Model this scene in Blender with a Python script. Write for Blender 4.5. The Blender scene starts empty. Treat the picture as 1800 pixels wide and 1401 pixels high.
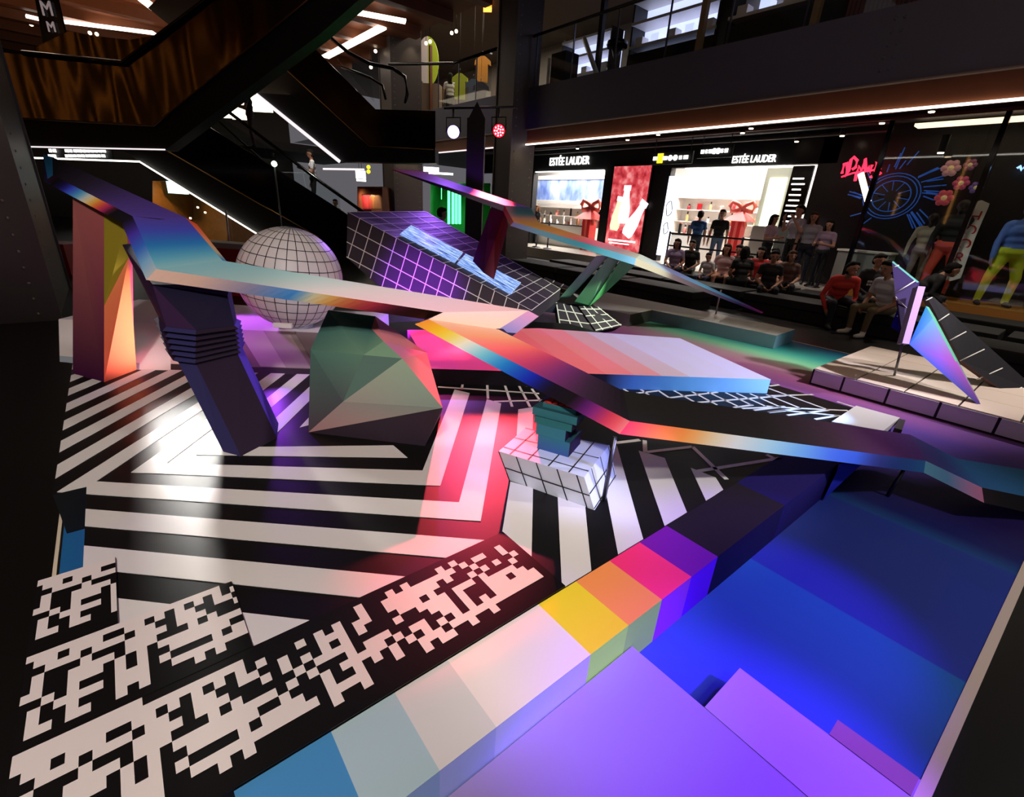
import bpy, bmesh, math, random
from math import sin, cos, pi, radians, sqrt, atan2
from mathutils import Vector, Matrix
random.seed(7)
sc = bpy.context.scene
COL = sc.collection
# ------------------------------------------------------------------ camera
IW, IH, FPX = 1800.0, 1401.0, 818.64
PSI, TH, RO, H = 0.868286, 0.38245, -0.0648723, 1.38
FW = Vector((cos(TH)*cos(PSI), cos(TH)*sin(PSI), -sin(TH)))
RT = Vector((sin(PSI), -cos(PSI), 0.0))
DN = FW.cross(RT)
R2 = RT*cos(RO) + DN*sin(RO)
D2 = DN*cos(RO) - RT*sin(RO)
CAM = Vector((0, 0, H))
cd = bpy.data.cameras.new('camera')
cam = bpy.data.objects.new('camera', cd)
COL.objects.link(cam)
cd.sensor_fit = 'HORIZONTAL'
cd.sensor_width = 36.0
cd.lens = 36.0*FPX/IW
cd.clip_start = 0.02
cd.clip_end = 200
m = Matrix((R2, -D2, -FW)).transposed().to_4x4()
m.translation = CAM
cam.matrix_world = m
sc.camera = cam
# ------------------------------------------------------------------ world, exposure
w = bpy.data.worlds.new('world')
sc.world = w
w.use_nodes = True
w.node_tree.nodes['Background'].inputs[0].default_value = (0.10, 0.096, 0.105, 1)
w.node_tree.nodes['Background'].inputs[1].default_value = 1.0
vs = sc.view_settings
vs.view_transform = 'Standard'
vs.look = 'None'
vs.gamma = 1.0
vs.use_curve_mapping = False
vs.exposure = 0.18

def ray(u, v):
    return R2*((u-900)/FPX) + D2*((v-700.5)/FPX) + FW
def pz(u, v, z=0.0):
    k = ray(u, v)
    return CAM + k*((z-H)/k.z)
def px_(u, v, x):
    k = ray(u, v)
    return CAM + k*(x/k.x)
def py_(u, v, y):
    k = ray(u, v)
    return CAM + k*(y/k.y)
def pd(u, v, d):
    return CAM + ray(u, v)*d
NE = Vector((0.7071, 0.7071, 0))
def pn(u, v, D):
    k = ray(u, v)
    return CAM + k*(D/k.dot(NE))
def lin(c):
    return tuple(((x/255.0)/12.92 if x/255.0 <= 0.04045 else ((x/255.0+0.055)/1.055)**2.4) for x in c)

# ------------------------------------------------------------------ lights of the stage rig
def spot(name, loc, tgt, power, col, size=60, blend=0.4, rad=0.12):
    l = bpy.data.lights.new(name, 'SPOT')
    l.energy = power
    l.color = col
    l.spot_size = radians(size)
    l.spot_blend = blend
    l.shadow_soft_size = rad
    o = bpy.data.objects.new(name, l)
    COL.objects.link(o)
    o.location = loc
    o.rotation_euler = (Vector(tgt)-Vector(loc)).to_track_quat('-Z', 'Y').to_euler()
    return o
LP_BLUE, LP_RED = 420, 8500
LB_SIZE, LR_SIZE = 42, 9.6
WARM = (1.0, 0.93, 0.88)
def area(name, loc, tgt, power, col, sx, sy):
    l = bpy.data.lights.new(name, 'AREA'); l.energy = power; l.color = col; l.shape = 'RECTANGLE'; l.size = sx; l.size_y = sy
    o = bpy.data.objects.new(name, l); COL.objects.link(o); o.location = loc
    o.rotation_euler = (Vector(tgt)-Vector(loc)).to_track_quat('-Z', 'Y').to_euler()
# soft warm front wash and cooler side wash from the rig behind the camera
spot('stage_wash_front', (-1.6, -1.4, 4.8), (0.5, 3.0, 0), 760, WARM, 47, 0.4, 0.25)
spot('stage_wash_side', (7.0, -2.0, 5.2), (4.9, 2.6, 0), 1800, (0.93, 0.9, 1.0), 40, 0.7, 0.2)
# white profile lamp low behind the left pillar, streaking the stripes
spot('profile_white', (0.25, 7.6, 1.75), (0.03, 1.9, 0), 1050, (1.0, 0.97, 0.92), 14, 0.6, 0.14)
spot('pillar_foot', (0.50, 4.30, 0.16), (-0.15, 4.75, 0.45), 45, (1.0, 0.9, 0.85), 80, 0.7, 0.05)
# violet washes at the back, magenta on the slab, blue on the lower deck
spot('violet_back', (0.78, 4.02, 0.30), (0.60, 3.0, 0.0), 16, (0.36, 0.06, 1.0), 60, 0.5, 0.04)
spot('ribbon_top', (0.8, -1.8, 4.8), (1.5, 2.8, 0.75), 420, WARM, 19, 0.7, 0.15)
spot('beam_wash', (-0.6, -2.2, 4.4), (1.15, 0.88, 0), 260, WARM, 15, 0.6, 0.1)
spot('violet_plinth', (0.2, 6.3, 1.2), (0.92, 4.9, 0.22), 200, (0.6, 0.12, 1.0), 30, 0.7, 0.06)
spot('magenta_slab', (3.4, 6.6, 2.2), (2.25, 3.7, 0.13), 260, (1.0, 0.06, 0.55), 26, 0.6, 0.06)
spot('violet_wedge', pd(650, 590, 4.1), pd(735, 520, 5.7), 800, (0.34, 0.03, 1.0), 40, 0.9, 0.06)
spot('green_strut', (6.0, 2.6, 1.6), (5.2, 4.7, 0.35), 200, (0.75, 1.0, 0.6), 40, 0.7, 0.06)
spot('blue_deck', (3.3, -0.7, 2.9), (1.95, 0.5, -0.2), 420, (0.18, 0.04, 1.0), 24, 0.7, 0.06)
spot('deck_wash', (4.4, -3.0, 4.6), (2.9, 0.1, -0.2), 330, (0.95, 0.95, 1.0), 34, 0.9, 0.2)
spot('violet_platform', (2.4, -2.4, 3.2), (1.2, 0.15, -0.13), 1700, (0.24, 0.05, 1.0), 18, 0.8, 0.08)
spot('blue_slab_front', (4.2, 0.6, 0.35), (3.8, 2.0, 0.05), 60, (0.22, 0.45, 1.0), 80, 0.7, 0.05)
spot('blue_pedestal', (1.95, 0.35, 0.75), (1.72, 1.4, 0.08), 60, (0.3, 0.35, 1.0), 34, 0.7, 0.08)
spot('ribbon_front', (5.6, -2.2, 2.3), (2.5, 1.35, 0.35), 700, (1, 0.95, 0.92), 24, 0.7, 0.1)
# mall lamps and added ceiling fills
for k in range(5):
    spot('terrace_downlight', (11.3, -0.5+2.4*k, 3.4), (11.3, -0.5+2.4*k, 0), 110, (1, 0.88, 0.78), 96, 0.8, 0.06)
area('atrium_ceiling_fill', (1.0, 0.0, 7.6), (1.0, 0.0, 9.3), 80, (1, 0.75, 0.5), 10, 8)  # added fill, lights the ceiling for the bronze side to reflect
for k in range(4):
    spot('upper_shop_lamp', (12.6, 2.0+3.6*k, 8.1), (12.9, 2.0+3.6*k, 4.5), 190, (1, 0.85, 0.72), 88, 0.8, 0.06)
area('upper_far_lamps', (13.0, 20, 8.2), (13.0, 20, 4), 420, (1, 0.82, 0.66), 4, 8)
area('void_lamps', (1.0, 22, 6.3), (1.0, 22, 0), 160, (1, 0.8, 0.6), 8, 4)
area('void_ceiling_fill', (1.0, 20, 4.2), (1.0, 20, 8), 120, (1, 0.7, 0.45), 8, 6)  # added fill, lights the wooden ceiling over the void from below
spot('column_spill', (0.3, 7.0, 0.2), (-0.9, 8.1, 0.9), 8, (0.7, 0.1, 0.35), 60, 0.8, 0.1)
spot('tile_wash', (8.6, -2.4, 4.6), (6.6, 0.9, -0.05), 1050, (1.0, 0.94, 0.9), 30, 0.7, 0.12)


# ------------------------------------------------------------------ materials
MATS = {}
def mat(name, col=(128, 128, 128), rough=0.5, metal=0.0, emit=None, es=1.0, alpha=None, bump=None, spec=0.5, trans=0.0, var=0.0, vscale=8.0):
    if name in MATS:
        return MATS[name]
    M = bpy.data.materials.new(name)
    M.use_nodes = True
    nt = M.node_tree
    b = nt.nodes['Principled BSDF']
    c = lin(col)
    b.inputs['Base Color'].default_value = (*c, 1)
    b.inputs['Roughness'].default_value = rough
    b.inputs['Metallic'].default_value = metal
    b.inputs['Specular IOR Level'].default_value = spec
    if trans:
        b.inputs['Transmission Weight'].default_value = trans
    if alpha is not None:
        b.inputs['Alpha'].default_value = alpha
    if emit is not None:
        b.inputs['Emission Color'].default_value = (*lin(emit), 1)
        b.inputs['Emission Strength'].default_value = es
    if var:
        n = nt.nodes.new('ShaderNodeTexNoise')
        n.inputs['Scale'].default_value = vscale
        n.inputs['Detail'].default_value = 4
        tc = nt.nodes.new('ShaderNodeTexCoord')
        nt.links.new(tc.outputs['Object'], n.inputs['Vector'])
        r = nt.nodes.new('ShaderNodeMapRange')
        r.inputs['To Min'].default_value = 1-var
        r.inputs['To Max'].default_value = 1+var
        nt.links.new(n.outputs['Fac'], r.inputs['Value'])
        mx = nt.nodes.new('ShaderNodeMix')
        mx.data_type = 'RGBA'
        mx.blend_type = 'MULTIPLY'
        mx.inputs['Factor'].default_value = 1
        mx.inputs['A'].default_value = (*c, 1)
        nt.links.new(r.outputs['Result'], mx.inputs['B'])
        nt.links.new(mx.outputs['Result'], b.inputs['Base Color'])
    if bump:
        n = nt.nodes.new('ShaderNodeTexNoise')
        n.inputs['Scale'].default_value = bump[0]
        tc = nt.nodes.new('ShaderNodeTexCoord')
        nt.links.new(tc.outputs['Object'], n.inputs['Vector'])
        bp = nt.nodes.new('ShaderNodeBump')
        bp.inputs['Strength'].default_value = bump[1]
        nt.links.new(n.outputs['Fac'], bp.inputs['Height'])
        nt.links.new(bp.outputs['Normal'], b.inputs['Normal'])
    MATS[name] = M
    return M
def attr_mat(name, rough=0.42, spec=0.4):
    M = bpy.data.materials.new(name)
    M.use_nodes = True
    nt = M.node_tree
    b = nt.nodes['Principled BSDF']
    a = nt.nodes.new('ShaderNodeAttribute')
    a.attribute_name = 'print'
    n = nt.nodes.new('ShaderNodeTexNoise')
    n.inputs['Scale'].default_value = 30
    r = nt.nodes.new('ShaderNodeMapRange')
    r.inputs['To Min'].default_value = rough-0.06
    r.inputs['To Max'].default_value = rough+0.06
    nt.links.new(n.outputs['Fac'], r.inputs['Value'])
    nt.links.new(r.outputs['Result'], b.inputs['Roughness'])
    nt.links.new(a.outputs['Color'], b.inputs['Base Color'])
    b.inputs['Specular IOR Level'].default_value = spec
    MATS[name] = M
    return M
PRINT = attr_mat('printed_vinyl', 0.65, 0.12)

# ------------------------------------------------------------------ object helpers
def tag(o, label=None, cat=None, group=None, kind=None):
    if label: o['label'] = label
    if cat: o['category'] = cat
    if group: o['group'] = group
    if kind: o['kind'] = kind
    return o
def thing(name, label, cat, loc=(0, 0, 0), group=None):
    o = bpy.data.objects.new(name, None)
    COL.objects.link(o)
    o.location = loc
    o.empty_display_size = 0.1
    return tag(o, label, cat, group)
def link(name, me, parent=None):
    o = bpy.data.objects.new(name, me)
    COL.objects.link(o)
    if parent is not None:
        o.parent = parent
    return o
def rootloc(p):
    v = Vector((0, 0, 0))
    while p is not None:
        v += Vector(p.location)
        p = p.parent
    return v
def mesh(name, verts, faces, m, parent=None, fm=None, cols=None, smooth=False):
    """verts in world space; m material or list; fm per-face material index; cols per-face list of per-corner colours (sRGB)"""
    off = rootloc(parent)
    me = bpy.data.meshes.new(name)
    me.from_pydata([tuple(Vector(v)-off) for v in verts], [], faces)
    for mm in (m if isinstance(m, (list, tuple)) else [m]):
        me.materials.append(mm)
    if fm:
        for p, i in zip(me.polygons, fm):
            p.material_index = i
    if cols:
        a = me.color_attributes.new('print', 'FLOAT_COLOR', 'CORNER')
        k = 0
        for fc, p in zip(cols, me.polygons):
            for c in fc:
                a.data[k].color = (*lin(c), 1)
                k += 1
    if smooth:
        for p in me.polygons:
            p.use_smooth = True
    me.update()
    return link(name, me, parent)
def box(name, c, s, m, parent=None, rz=0.0, bev=0.0):
    hx, hy, hz = s[0]/2, s[1]/2, s[2]/2
    V = []
    for x in (-hx, hx):
        for y in (-hy, hy):
            for z in (-hz, hz):
                V.append((c[0]+x*cos(rz)-y*sin(rz), c[1]+x*sin(rz)+y*cos(rz), c[2]+z))
    Fc = [(0, 1, 3, 2), (4, 6, 7, 5), (0, 4, 5, 1), (2, 3, 7, 6), (0, 2, 6, 4), (1, 5, 7, 3)]
    o = mesh(name, V, Fc, m, parent)
    if bev:
        bmx = bmesh.new()
        bmx.from_mesh(o.data)
        bmesh.ops.bevel(bmx, geom=bmx.edges[:], offset=bev, segments=2, affect='EDGES', profile=0.7)
        bmx.to_mesh(o.data)
        bmx.free()
    return o
def boxes(name, lst, m, parent=None):
    """several joined boxes (one part): list of (c, s, rz)"""
    V, Fc = [], []
    for it in lst:
        c, s = it[0], it[1]
        rz = it[2] if len(it) > 2 else 0.0
        b = len(V)
        hx, hy, hz = s[0]/2, s[1]/2, s[2]/2
        for x in (-hx, hx):
            for y in (-hy, hy):
                for z in (-hz, hz):
                    V.append((c[0]+x*cos(rz)-y*sin(rz), c[1]+x*sin(rz)+y*cos(rz), c[2]+z))
        Fc += [tuple(b+i for i in f) for f in [(0, 1, 3, 2), (4, 6, 7, 5), (0, 4, 5, 1), (2, 3, 7, 6), (0, 2, 6, 4), (1, 5, 7, 3)]]
    return mesh(name, V, Fc, m, parent)
def prism(name, poly, z0, z1, m, parent=None, fm=None):
    n = len(poly)
    V = [(p[0], p[1], z0) for p in poly] + [(p[0], p[1], z1) for p in poly]
    Fc = [tuple(range(n-1, -1, -1)), tuple(range(n, 2*n))] + [(i, (i+1) % n, n+(i+1) % n, n+i) for i in range(n)]
    return mesh(name, V, Fc, m, parent, fm)
def extr(name, front, vec, m, parent=None, fm=None):
    """front polygon (world points) extruded along vec"""
    n = len(front)
    vec = Vector(vec)
    V = [Vector(p) for p in front] + [Vector(p)+vec for p in front]
    Fc = [tuple(range(n)), tuple(range(2*n-1, n-1, -1))] + [(i, n+i, n+(i+1) % n, (i+1) % n) for i in range(n)]
    return mesh(name, V, Fc, m, parent, fm)
def tube(name, pts, r, m, parent=None, seg=8, closed=False, rs=None, smooth=True, flat=1.0):
    pts = [Vector(p) for p in pts]
    n = len(pts)
    V, Fc = [], []
    up = Vector((0, 0, 1))
    for i, p in enumerate(pts):
        a = pts[(i-1) % n] if (closed or i > 0) else p
        b = pts[(i+1) % n] if (closed or i < n-1) else p
        t = (b-a).normalized()
        u = t.cross(up)
        if u.length < 1e-4:
            u = t.cross(Vector((1, 0, 0)))
        u.normalize()
        v = u.cross(t)
        rr = rs[i] if rs else r
        for k in range(seg):
            an = 2*pi*k/seg
            V.append(p+u*cos(an)*rr+v*sin(an)*rr*flat)
    rng = n if closed else n-1
    for i in range(rng):
        for k in range(seg):
            j = (i+1) % n
            Fc.append((i*seg+k, i*seg+(k+1) % seg, j*seg+(k+1) % seg, j*seg+k))
    if not closed:
        Fc.append(tuple(range(seg-1, -1, -1)))
        Fc.append(tuple((n-1)*seg+k for k in range(seg)))
    return mesh(name, V, Fc, m, parent, smooth=smooth)
def lathe(name, prof, loc, m, parent=None, seg=20, axis=None, smooth=True):
    """prof list of (r,h); axis: direction vector"""
    ax = Vector(axis).normalized() if axis else Vector((0, 0, 1))
    u = ax.cross(Vector((0, 0, 1)))
    if u.length < 1e-4:
        u = Vector((1, 0, 0))
    u.normalize()
    v = ax.cross(u)
    V, Fc = [], []
    for r, h in prof:
        for k in range(seg):
            a = 2*pi*k/seg
            V.append(Vector(loc)+ax*h+u*cos(a)*r+v*sin(a)*r)
    for i in range(len(prof)-1):
        for k in range(seg):
            Fc.append((i*seg+k, i*seg+(k+1) % seg, (i+1)*seg+(k+1) % seg, (i+1)*seg+k))
    Fc.append(tuple(range(seg-1, -1, -1)))
    Fc.append(tuple((len(prof)-1)*seg+k for k in range(seg)))
    return mesh(name, V, Fc, m, parent, smooth=smooth)
def lerp(a, b, t):
    return a+(b-a)*t
def cl(stops, t):
    if t <= stops[0][0]: return stops[0][1]
    for (t0, c0), (t1, c1) in zip(stops, stops[1:]):
        if t <= t1:
            k = (t-t0)/(t1-t0) if t1 > t0 else 0
            return tuple(c0[i]+(c1[i]-c0[i])*k for i in range(3))
    return stops[-1][1]
def slab(name, top, bot, tstops, sstops, parent, n=20, ends=((40, 40, 60), (40, 40, 60)), fstops=None, bstop=(40, 35, 70), m=None):
    """a ribbon panel: top=[front0,front1,far1,far0], bot the same below; gradients run 0->1"""
    V, Fc, Cs = [], [], []
    T = [Vector(p) for p in top]
    B = [Vector(p) for p in bot]
    for i in range(n+1):
        t = i/n
        V += [T[0].lerp(T[1], t), T[3].lerp(T[2], t), B[0].lerp(B[1], t), B[3].lerp(B[2], t)]
    for i in range(n):
        a, b = 4*i, 4*i+4
        c0, c1 = cl(tstops, i/n), cl(tstops, (i+1)/n)
        s0, s1 = cl(sstops, i/n), cl(sstops, (i+1)/n)
        f0, f1 = (cl(fstops, i/n), cl(fstops, (i+1)/n)) if fstops else (s0, s1)
        Fc.append((a, b, b+1, a+1)); Cs.append((c0, c1, c1, c0))
        Fc.append((a+2, b+2, b, a)); Cs.append((s0, s1, s1, s0))
        Fc.append((a+1, b+1, b+3, a+3)); Cs.append((f0, f1, f1, f0))
        Fc.append((a+3, b+3, b+2, a+2)); Cs.append((bstop,)*4)
    Fc.append((0, 1, 3, 2)); Cs.append((ends[0],)*4)
    e = 4*n
    Fc.append((e, e+2, e+3, e+1)); Cs.append((ends[1],)*4)
    return mesh(name, V, Fc, m or PRINT, parent, cols=Cs)
def poly_obj(name, verts, faces, fcols, parent=None, m=None):
    """facetted solid with one colour (or a list per corner) per face"""
    Cs = []
    for f, c in zip(faces, fcols):
        Cs.append(c if isinstance(c[0], (tuple, list)) else (c,)*len(f))
    return mesh(name, verts, faces, m or PRINT, parent, cols=Cs)
def clip(poly, half):
    """clip a 2D polygon by half planes (a,b,c): a x + b y <= c"""
    for a, b, c in half:
        out = []
        for i in range(len(poly)):
            p, q = poly[i], poly[(i+1) % len(poly)]
            fp, fq = a*p[0]+b*p[1]-c, a*q[0]+b*q[1]-c
            if fp <= 0: out.append(p)
            if fp*fq < 0:
                t = fp/(fp-fq)
                out.append((p[0]+(q[0]-p[0])*t, p[1]+(q[1]-p[1])*t))
        poly = out
        if len(poly) < 3: return []
    return poly
def flat(name, poly, z, m, parent, th=0.0025):
    a = sum(poly[i][0]*poly[(i+1) % len(poly)][1]-poly[(i+1) % len(poly)][0]*poly[i][1] for i in range(len(poly)))
    if a < 0: poly = poly[::-1]
    return prism(name, poly, z, z+th, m, parent)
def gridlines(name, quad, us, vs_, wd, m, parent, off=0.004, curve=None):
    """thin lines on a quad a,b,c,d (a->b is u, a->d is v)"""
    a, b, c, d = [Vector(p) for p in quad]
    nrm = (b-a).cross(d-a).normalized()
    def q(u, v): return a.lerp(b, u).lerp(d.lerp(c, u), v)+nrm*off
    V, Fc = [], []
    def strip(p0, p1):
        t = (p1-p0).normalized()
        s = t.cross(nrm)*wd/2
        k = len(V)
        V.extend([p0-s, p1-s, p1+s, p0+s])
        Fc.append((k, k+1, k+2, k+3))
    for u in us: strip(q(u, 0), q(u, 1))
    for v in vs_: strip(q(0, v), q(1, v))
    return mesh(name, V, Fc, m, parent)
# ================================================================== STAGE
K = 0.8625
ZB = -0.225
BLACK = mat('black_vinyl', (20, 18, 18), 0.42, var=0.15, vscale=3, spec=0.17)
WHITE = mat('white_vinyl', (226, 220, 216), 0.45, var=0.03, vscale=4)
WHITE2 = mat('white_laminate', (238, 232, 226), 0.38)
EDGE = mat('cream_edge', (232, 214, 190), 0.5)
JOINT = mat('black_joint', (14, 13, 15), 0.5)
BLACKSIDE = mat('black_fascia', (10, 9, 10), 0.55)
LINEW = mat('white_line', (232, 226, 216), 0.45)
# ---- mall floor
FLOOR = mat('dark_polished_floor', (17, 15, 14), 0.35, var=0.2, vscale=1.3)
fl = mesh('floor', [(-14, -6, -0.25), (30, -6, -0.25), (30, 34, -0.25), (-14, 34, -0.25)], [(0, 1, 2, 3)], FLOOR)
tag(fl, kind='structure')
# ---- blue lower deck, printed in cross bands
r0, r1 = pz(1605, 1400, ZB), pz(1800, 985, ZB)
def ey(x):     # right-hand edge of the deck
    return r0.y+(r1.y-r0.y)*(x-r0.x)/(r1.x-r0.x)
deck = thing('lower_stage_deck', 'low blue and purple stage deck with cream edge, printed in colour bands', 'stage', (3, 2, -0.25))
bands = [(-0.47, (40, 105, 165), (40, 105, 165)), (1.2, (60, 60, 150), (60, 80, 170)), (2.26, (42, 98, 165), (45, 112, 172)),
         (2.27, (50, 62, 150), (52, 70, 165)), (3.33, (48, 60, 148), (45, 70, 160)), (3.34, (40, 85, 150), (40, 85, 150)),
         (3.5, (34, 40, 110), (34, 40, 110)), (3.9, (42, 30, 90), (42, 30, 90)), (4.6, (70, 52, 120), (60, 50, 125)), (5.2, (98, 62, 130), (78, 60, 150)),
         (5.8, (150, 82, 120), (100, 75, 150)), (6.25, (150, 120, 120), (120, 100, 140)), (6.6, (120, 190, 140), (100, 170, 150)), (7.0, (70, 180, 160), (70, 180, 160)),
         (7.4, (40, 150, 165), (40, 150, 165)), (7.85, (30, 95, 160), (30, 95, 160))]
V, Fc, Cs = [], [], []
YB = 6.6
for i, (x, ca, cb) in enumerate(bands):
    V += [(x, ey(x), ZB), (x, 1.6, ZB), (x, YB, ZB)]
    if i:
        a = 3*(i-1); b = 3*i
        pa, pb = bands[i-1][1:], (ca, cb)
        Fc.append((a, b, b+1, a+1)); Cs.append((pa[1], pb[1], pb[0], pa[0]))
        Fc.append((a+1, b+1, b+2, a+2)); Cs.append((pa[0], pb[0], pb[0], pa[0]))
mesh('printed_top', V, Fc, attr_mat('printed_floor', 0.5, 0.12), deck, cols=Cs)
def edge(name, a, b, wd, z0, z1, m, parent):
    a, b = Vector((a[0], a[1], 0)), Vector((b[0], b[1], 0))
    t = (b-a).normalized(); s = Vector((-t.y, t.x, 0))*wd
    return prism(name, [(a.x, a.y), (b.x, b.y), (b.x+s.x, b.y+s.y), (a.x+s.x, a.y+s.y)], z0, z1, m, parent)
edge('edge_trim', (7.85, ey(7.85)), (-0.47, ey(-0.47)), 0.035, -0.25, ZB+0.004, EDGE, deck)
edge('edge_trim', (-0.478, -0.2), (-0.478, 6.6), 0.014, -0.25, ZB+0.004, EDGE, deck)
edge('edge_trim', (7.85, ey(7.85)), (7.85, 6.6), -0.02, -0.25, ZB+0.004, EDGE, deck)
# ---- purple stepped platform next to the camera
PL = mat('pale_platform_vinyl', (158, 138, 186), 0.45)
zig = [pz(u, v, -0.13) for u, v in [(1115, 1145), (1240, 1240), (1300, 1178), (1455, 1290), (1475, 1270), (1610, 1365)]]
zig = [(1.24, 0.663), (1.245, 0.365), (1.49, 0.365), (1.495, 0.07), (1.572, 0.07), (1.575, ey(1.575)+0.005)]
pp = [(-0.4, 0.663), (-0.4, ey(-0.4)+0.005)] + zig[::-1]
plat = thing('stepped_platform', 'low pale platform with zigzag end under purple light, at the front of the stage', 'platform', (0.5, 0.3, ZB))
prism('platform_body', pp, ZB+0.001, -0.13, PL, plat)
flat('corner_panel', [(1.245, 0.365), (1.49, 0.365), (1.49, ey(1.49)+0.01), (1.245, ey(1.245)+0.01)], -0.13, mat('pale_platform_panel', (176, 154, 204), 0.45), plat, 0.003)
flat('corner_panel', [(1.495, 0.07), (1.572, 0.07), (1.575, ey(1.575)+0.01), (1.495, ey(1.495)+0.01)], -0.13, mat('rose_panel', (150, 110, 130), 0.4), plat, 0.003)
# ---- striped deck
XL = -0.456
sd = thing('striped_deck', 'black raised stage deck with white chevron stripes and thin white grid lines', 'stage', (1.5, 3, ZB))
dk = [(XL, 0.935), (4.62, 0.935), (4.62, 4.35), (1.9, 6.4), (XL, 6.4), (XL, 2.78), (-0.335, 2.78), (-0.335, 2.055), (XL, 2.055)]
prism('deck_body', dk[:1]+dk[1:], ZB+0.001, 0.0, [BLACK, BLACKSIDE], sd, fm=[1, 0]+[1]*len(dk))
def P2(u, v): 
    p = pz(u, v); return (p.x, p.y)
Lc = {k: Vector(P2(*c)) for k, c in enumerate([(345.3, 800), (292.8, 814.8), (230.3, 830.9), (168.7, 846.7), (100.4, 865.3)])}
Rc = {k: Vector(P2(*c)) for k, c in enumerate([(716.4, 805), (742.7, 827.6), (774.1, 854.2), (806.9, 883.5), (844.9, 916.4)])}
for k in range(5, 14):
    Lc[k] = Lc[4]+(Lc[4]-Lc[1])*((k-4)/3.0)
    Rc[k] = Rc[4]+(Rc[4]-Rc[0])*((k-4)/4.0)
for k in range(-1, -8, -1):
    Lc[k] = Lc[0]+(Lc[0]-Lc[4])*(-k/4.0)*1.0
    Rc[k] = Rc[0]+(Rc[0]-Rc[4])*(-k/4.0)
dl = Vector((cos(radians(52.4)), sin(radians(52.4))))
dr = Vector((cos(radians(48.7)), sin(radians(48.7))))
deckclip = [(-1, 0, -XL+0.0), (0, -1, -0.94), (0.65, 0.76, 0.65*0.60+0.76*4.40)]
right_edges = {1: (799, 685), 2: (825.6, 691.4), 3: (855.6, 702), 4: (881, 709.6)}
def addstripe(poly, extra=()):
    p = clip([tuple(x) for x in poly], deckclip+list(extra))
    if len(p) >= 3:
        flat('white_stripe', p, 0.0, WHITE, sd)
notch = (-1, 0, 0.335)
for k in (-5, -3, -1, 1, 3, 5, 7, 9, 11):       # white bands between rows k and k+1
    a, b = k, k+1
    ex = []
    if k >= 5 : ex = [(0, -1, -1.30)]
    # lower arm
    if k >= -1:
        if k >= 3:
            addstripe([Lc[a], Lc[b], Rc[b], Rc[a]], ex+[notch])
            addstripe([Lc[a], Lc[b], Rc[b], Rc[a]], ex+[(1, 0, -0.335), (0, -1, -2.785)])
            addstripe([Lc[a], Lc[b], Rc[b], Rc[a]], ex+[(1, 0, -0.335), (0, 1, 2.05)])
        else:
            addstripe([Lc[a], Lc[b], Rc[b], Rc[a]], ex)
    # left arm
    if k <= 3:
        addstripe([Lc[a], Lc[a]+dl*4, Lc[b]+dl*4, Lc[b]], [(0, -1, -Lc[b].y)] if k < 3 else [(0, -1, -2.785)])
    # right arm
    if k == 1 or k == 3:
        addstripe([Rc[a], Rc[b], P2(*right_edges[b]), P2(*right_edges[a])])
ys = [2.928+0.1612*i for i in range(0, 16)]
for i in range(0, 14, 2):
    a, b = Vector((-0.474, ys[i])), Vector((-0.474, ys[i+1]))
    addstripe([a, a+dl*4, b+dl*4, b])
for q in [[(897, 847), (937, 858.5), (934, 994), (880, 953)], [(980, 870), (1028.5, 890), (1040, 1010), (988, 1042)],
          [(1062, 850), (1084, 782.8), (1131, 950), (1087, 978)], [(1122.7, 792.7), (1168.4, 805.6), (1208, 902.7), (1168.4, 925.5)],
          [(1214, 822.7), (1258, 840), (1271, 861), (1241, 881)], [(911, 720), (938, 716), (936, 760), (908, 770)]]:
    addstripe([P2(*c) for c in q])
# white grid lines on the black deck
def line_px(segs, wd, parent, name='grid_line', z=0.0, m=None):
    V, Fc = [], []
    for s in segs:
        a, b = pz(*s[0], z), pz(*s[1], z)
        t = (b-a).normalized(); n = Vector((-t.y, t.x, 0))*wd/2
        V = [a-n, b-n, b+n, a+n]
        flat(name, [(p.x, p.y) for p in V], z, m or LINEW, parent, 0.003)
def Z(x, y, ox, oy, s): return (ox+x/s, oy+y/s)
def ZL(l, ox, oy, s): return [(Z(*a, ox, oy, s), Z(*b, ox, oy, s)) for a, b in l]
line_px(ZL([((310, 785), (316, 905)), ((15, 810), (260, 780)), ((330, 905), (800, 850)), ((800, 850), (1150, 1185)), ((860, 1100), (1700, 968)), ((1560, 930), (1640, 970))], 1080, 640, 5.837), 0.028, sd)
line_px(ZL([((140, 188), (970, 243)), ((600, 308), (1000, 298)), ((345, 155), (333, 205)), ((543, 158), (550, 285)), ((685, 165), (748, 350)), ((800, 172), (895, 352)), ((910, 205), (990, 320)), ((700, 165), (870, 182))], 740, 640, 4.67), 0.02, sd)
line_px(ZL([((90, 255), (135, 285)), ((270, 262), (350, 318)), ((445, 270), (560, 348)), ((610, 275), (810, 385)), ((795, 285), (1050, 420)), ((960, 290), (1280, 442)), ((1140, 295), (1410, 425)), ((1250, 300), (1540, 430)), ((1390, 305), (1700, 442)),
            ((230, 300), (450, 275)), ((560, 348), (1060, 290)), ((860, 395), (1751, 325)), ((1220, 447), (1420, 420)), ((1310, 457), (1751, 437)), ((1430, 475), (1700, 442)), ((1580, 497), (1751, 480))], 1080, 640, 5.837), 0.022, sd)
line_px(ZL([((525, 555), (605, 545)), ((525, 635), (885, 625)), ((520, 575), (1010, 752)), ((500, 625), (780, 738)), ((620, 730), (780, 738)), ((780, 738), (1170, 757)), ((500, 720), (620, 730)), ((515, 770), (780, 738)), ((670, 795), (1010, 752)), ((640, 755), (1110, 800)), ((900, 828), (1090, 797)), ((1080, 683), (1230, 730))], 1240, 560, 4.67), 0.022, sd)
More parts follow.
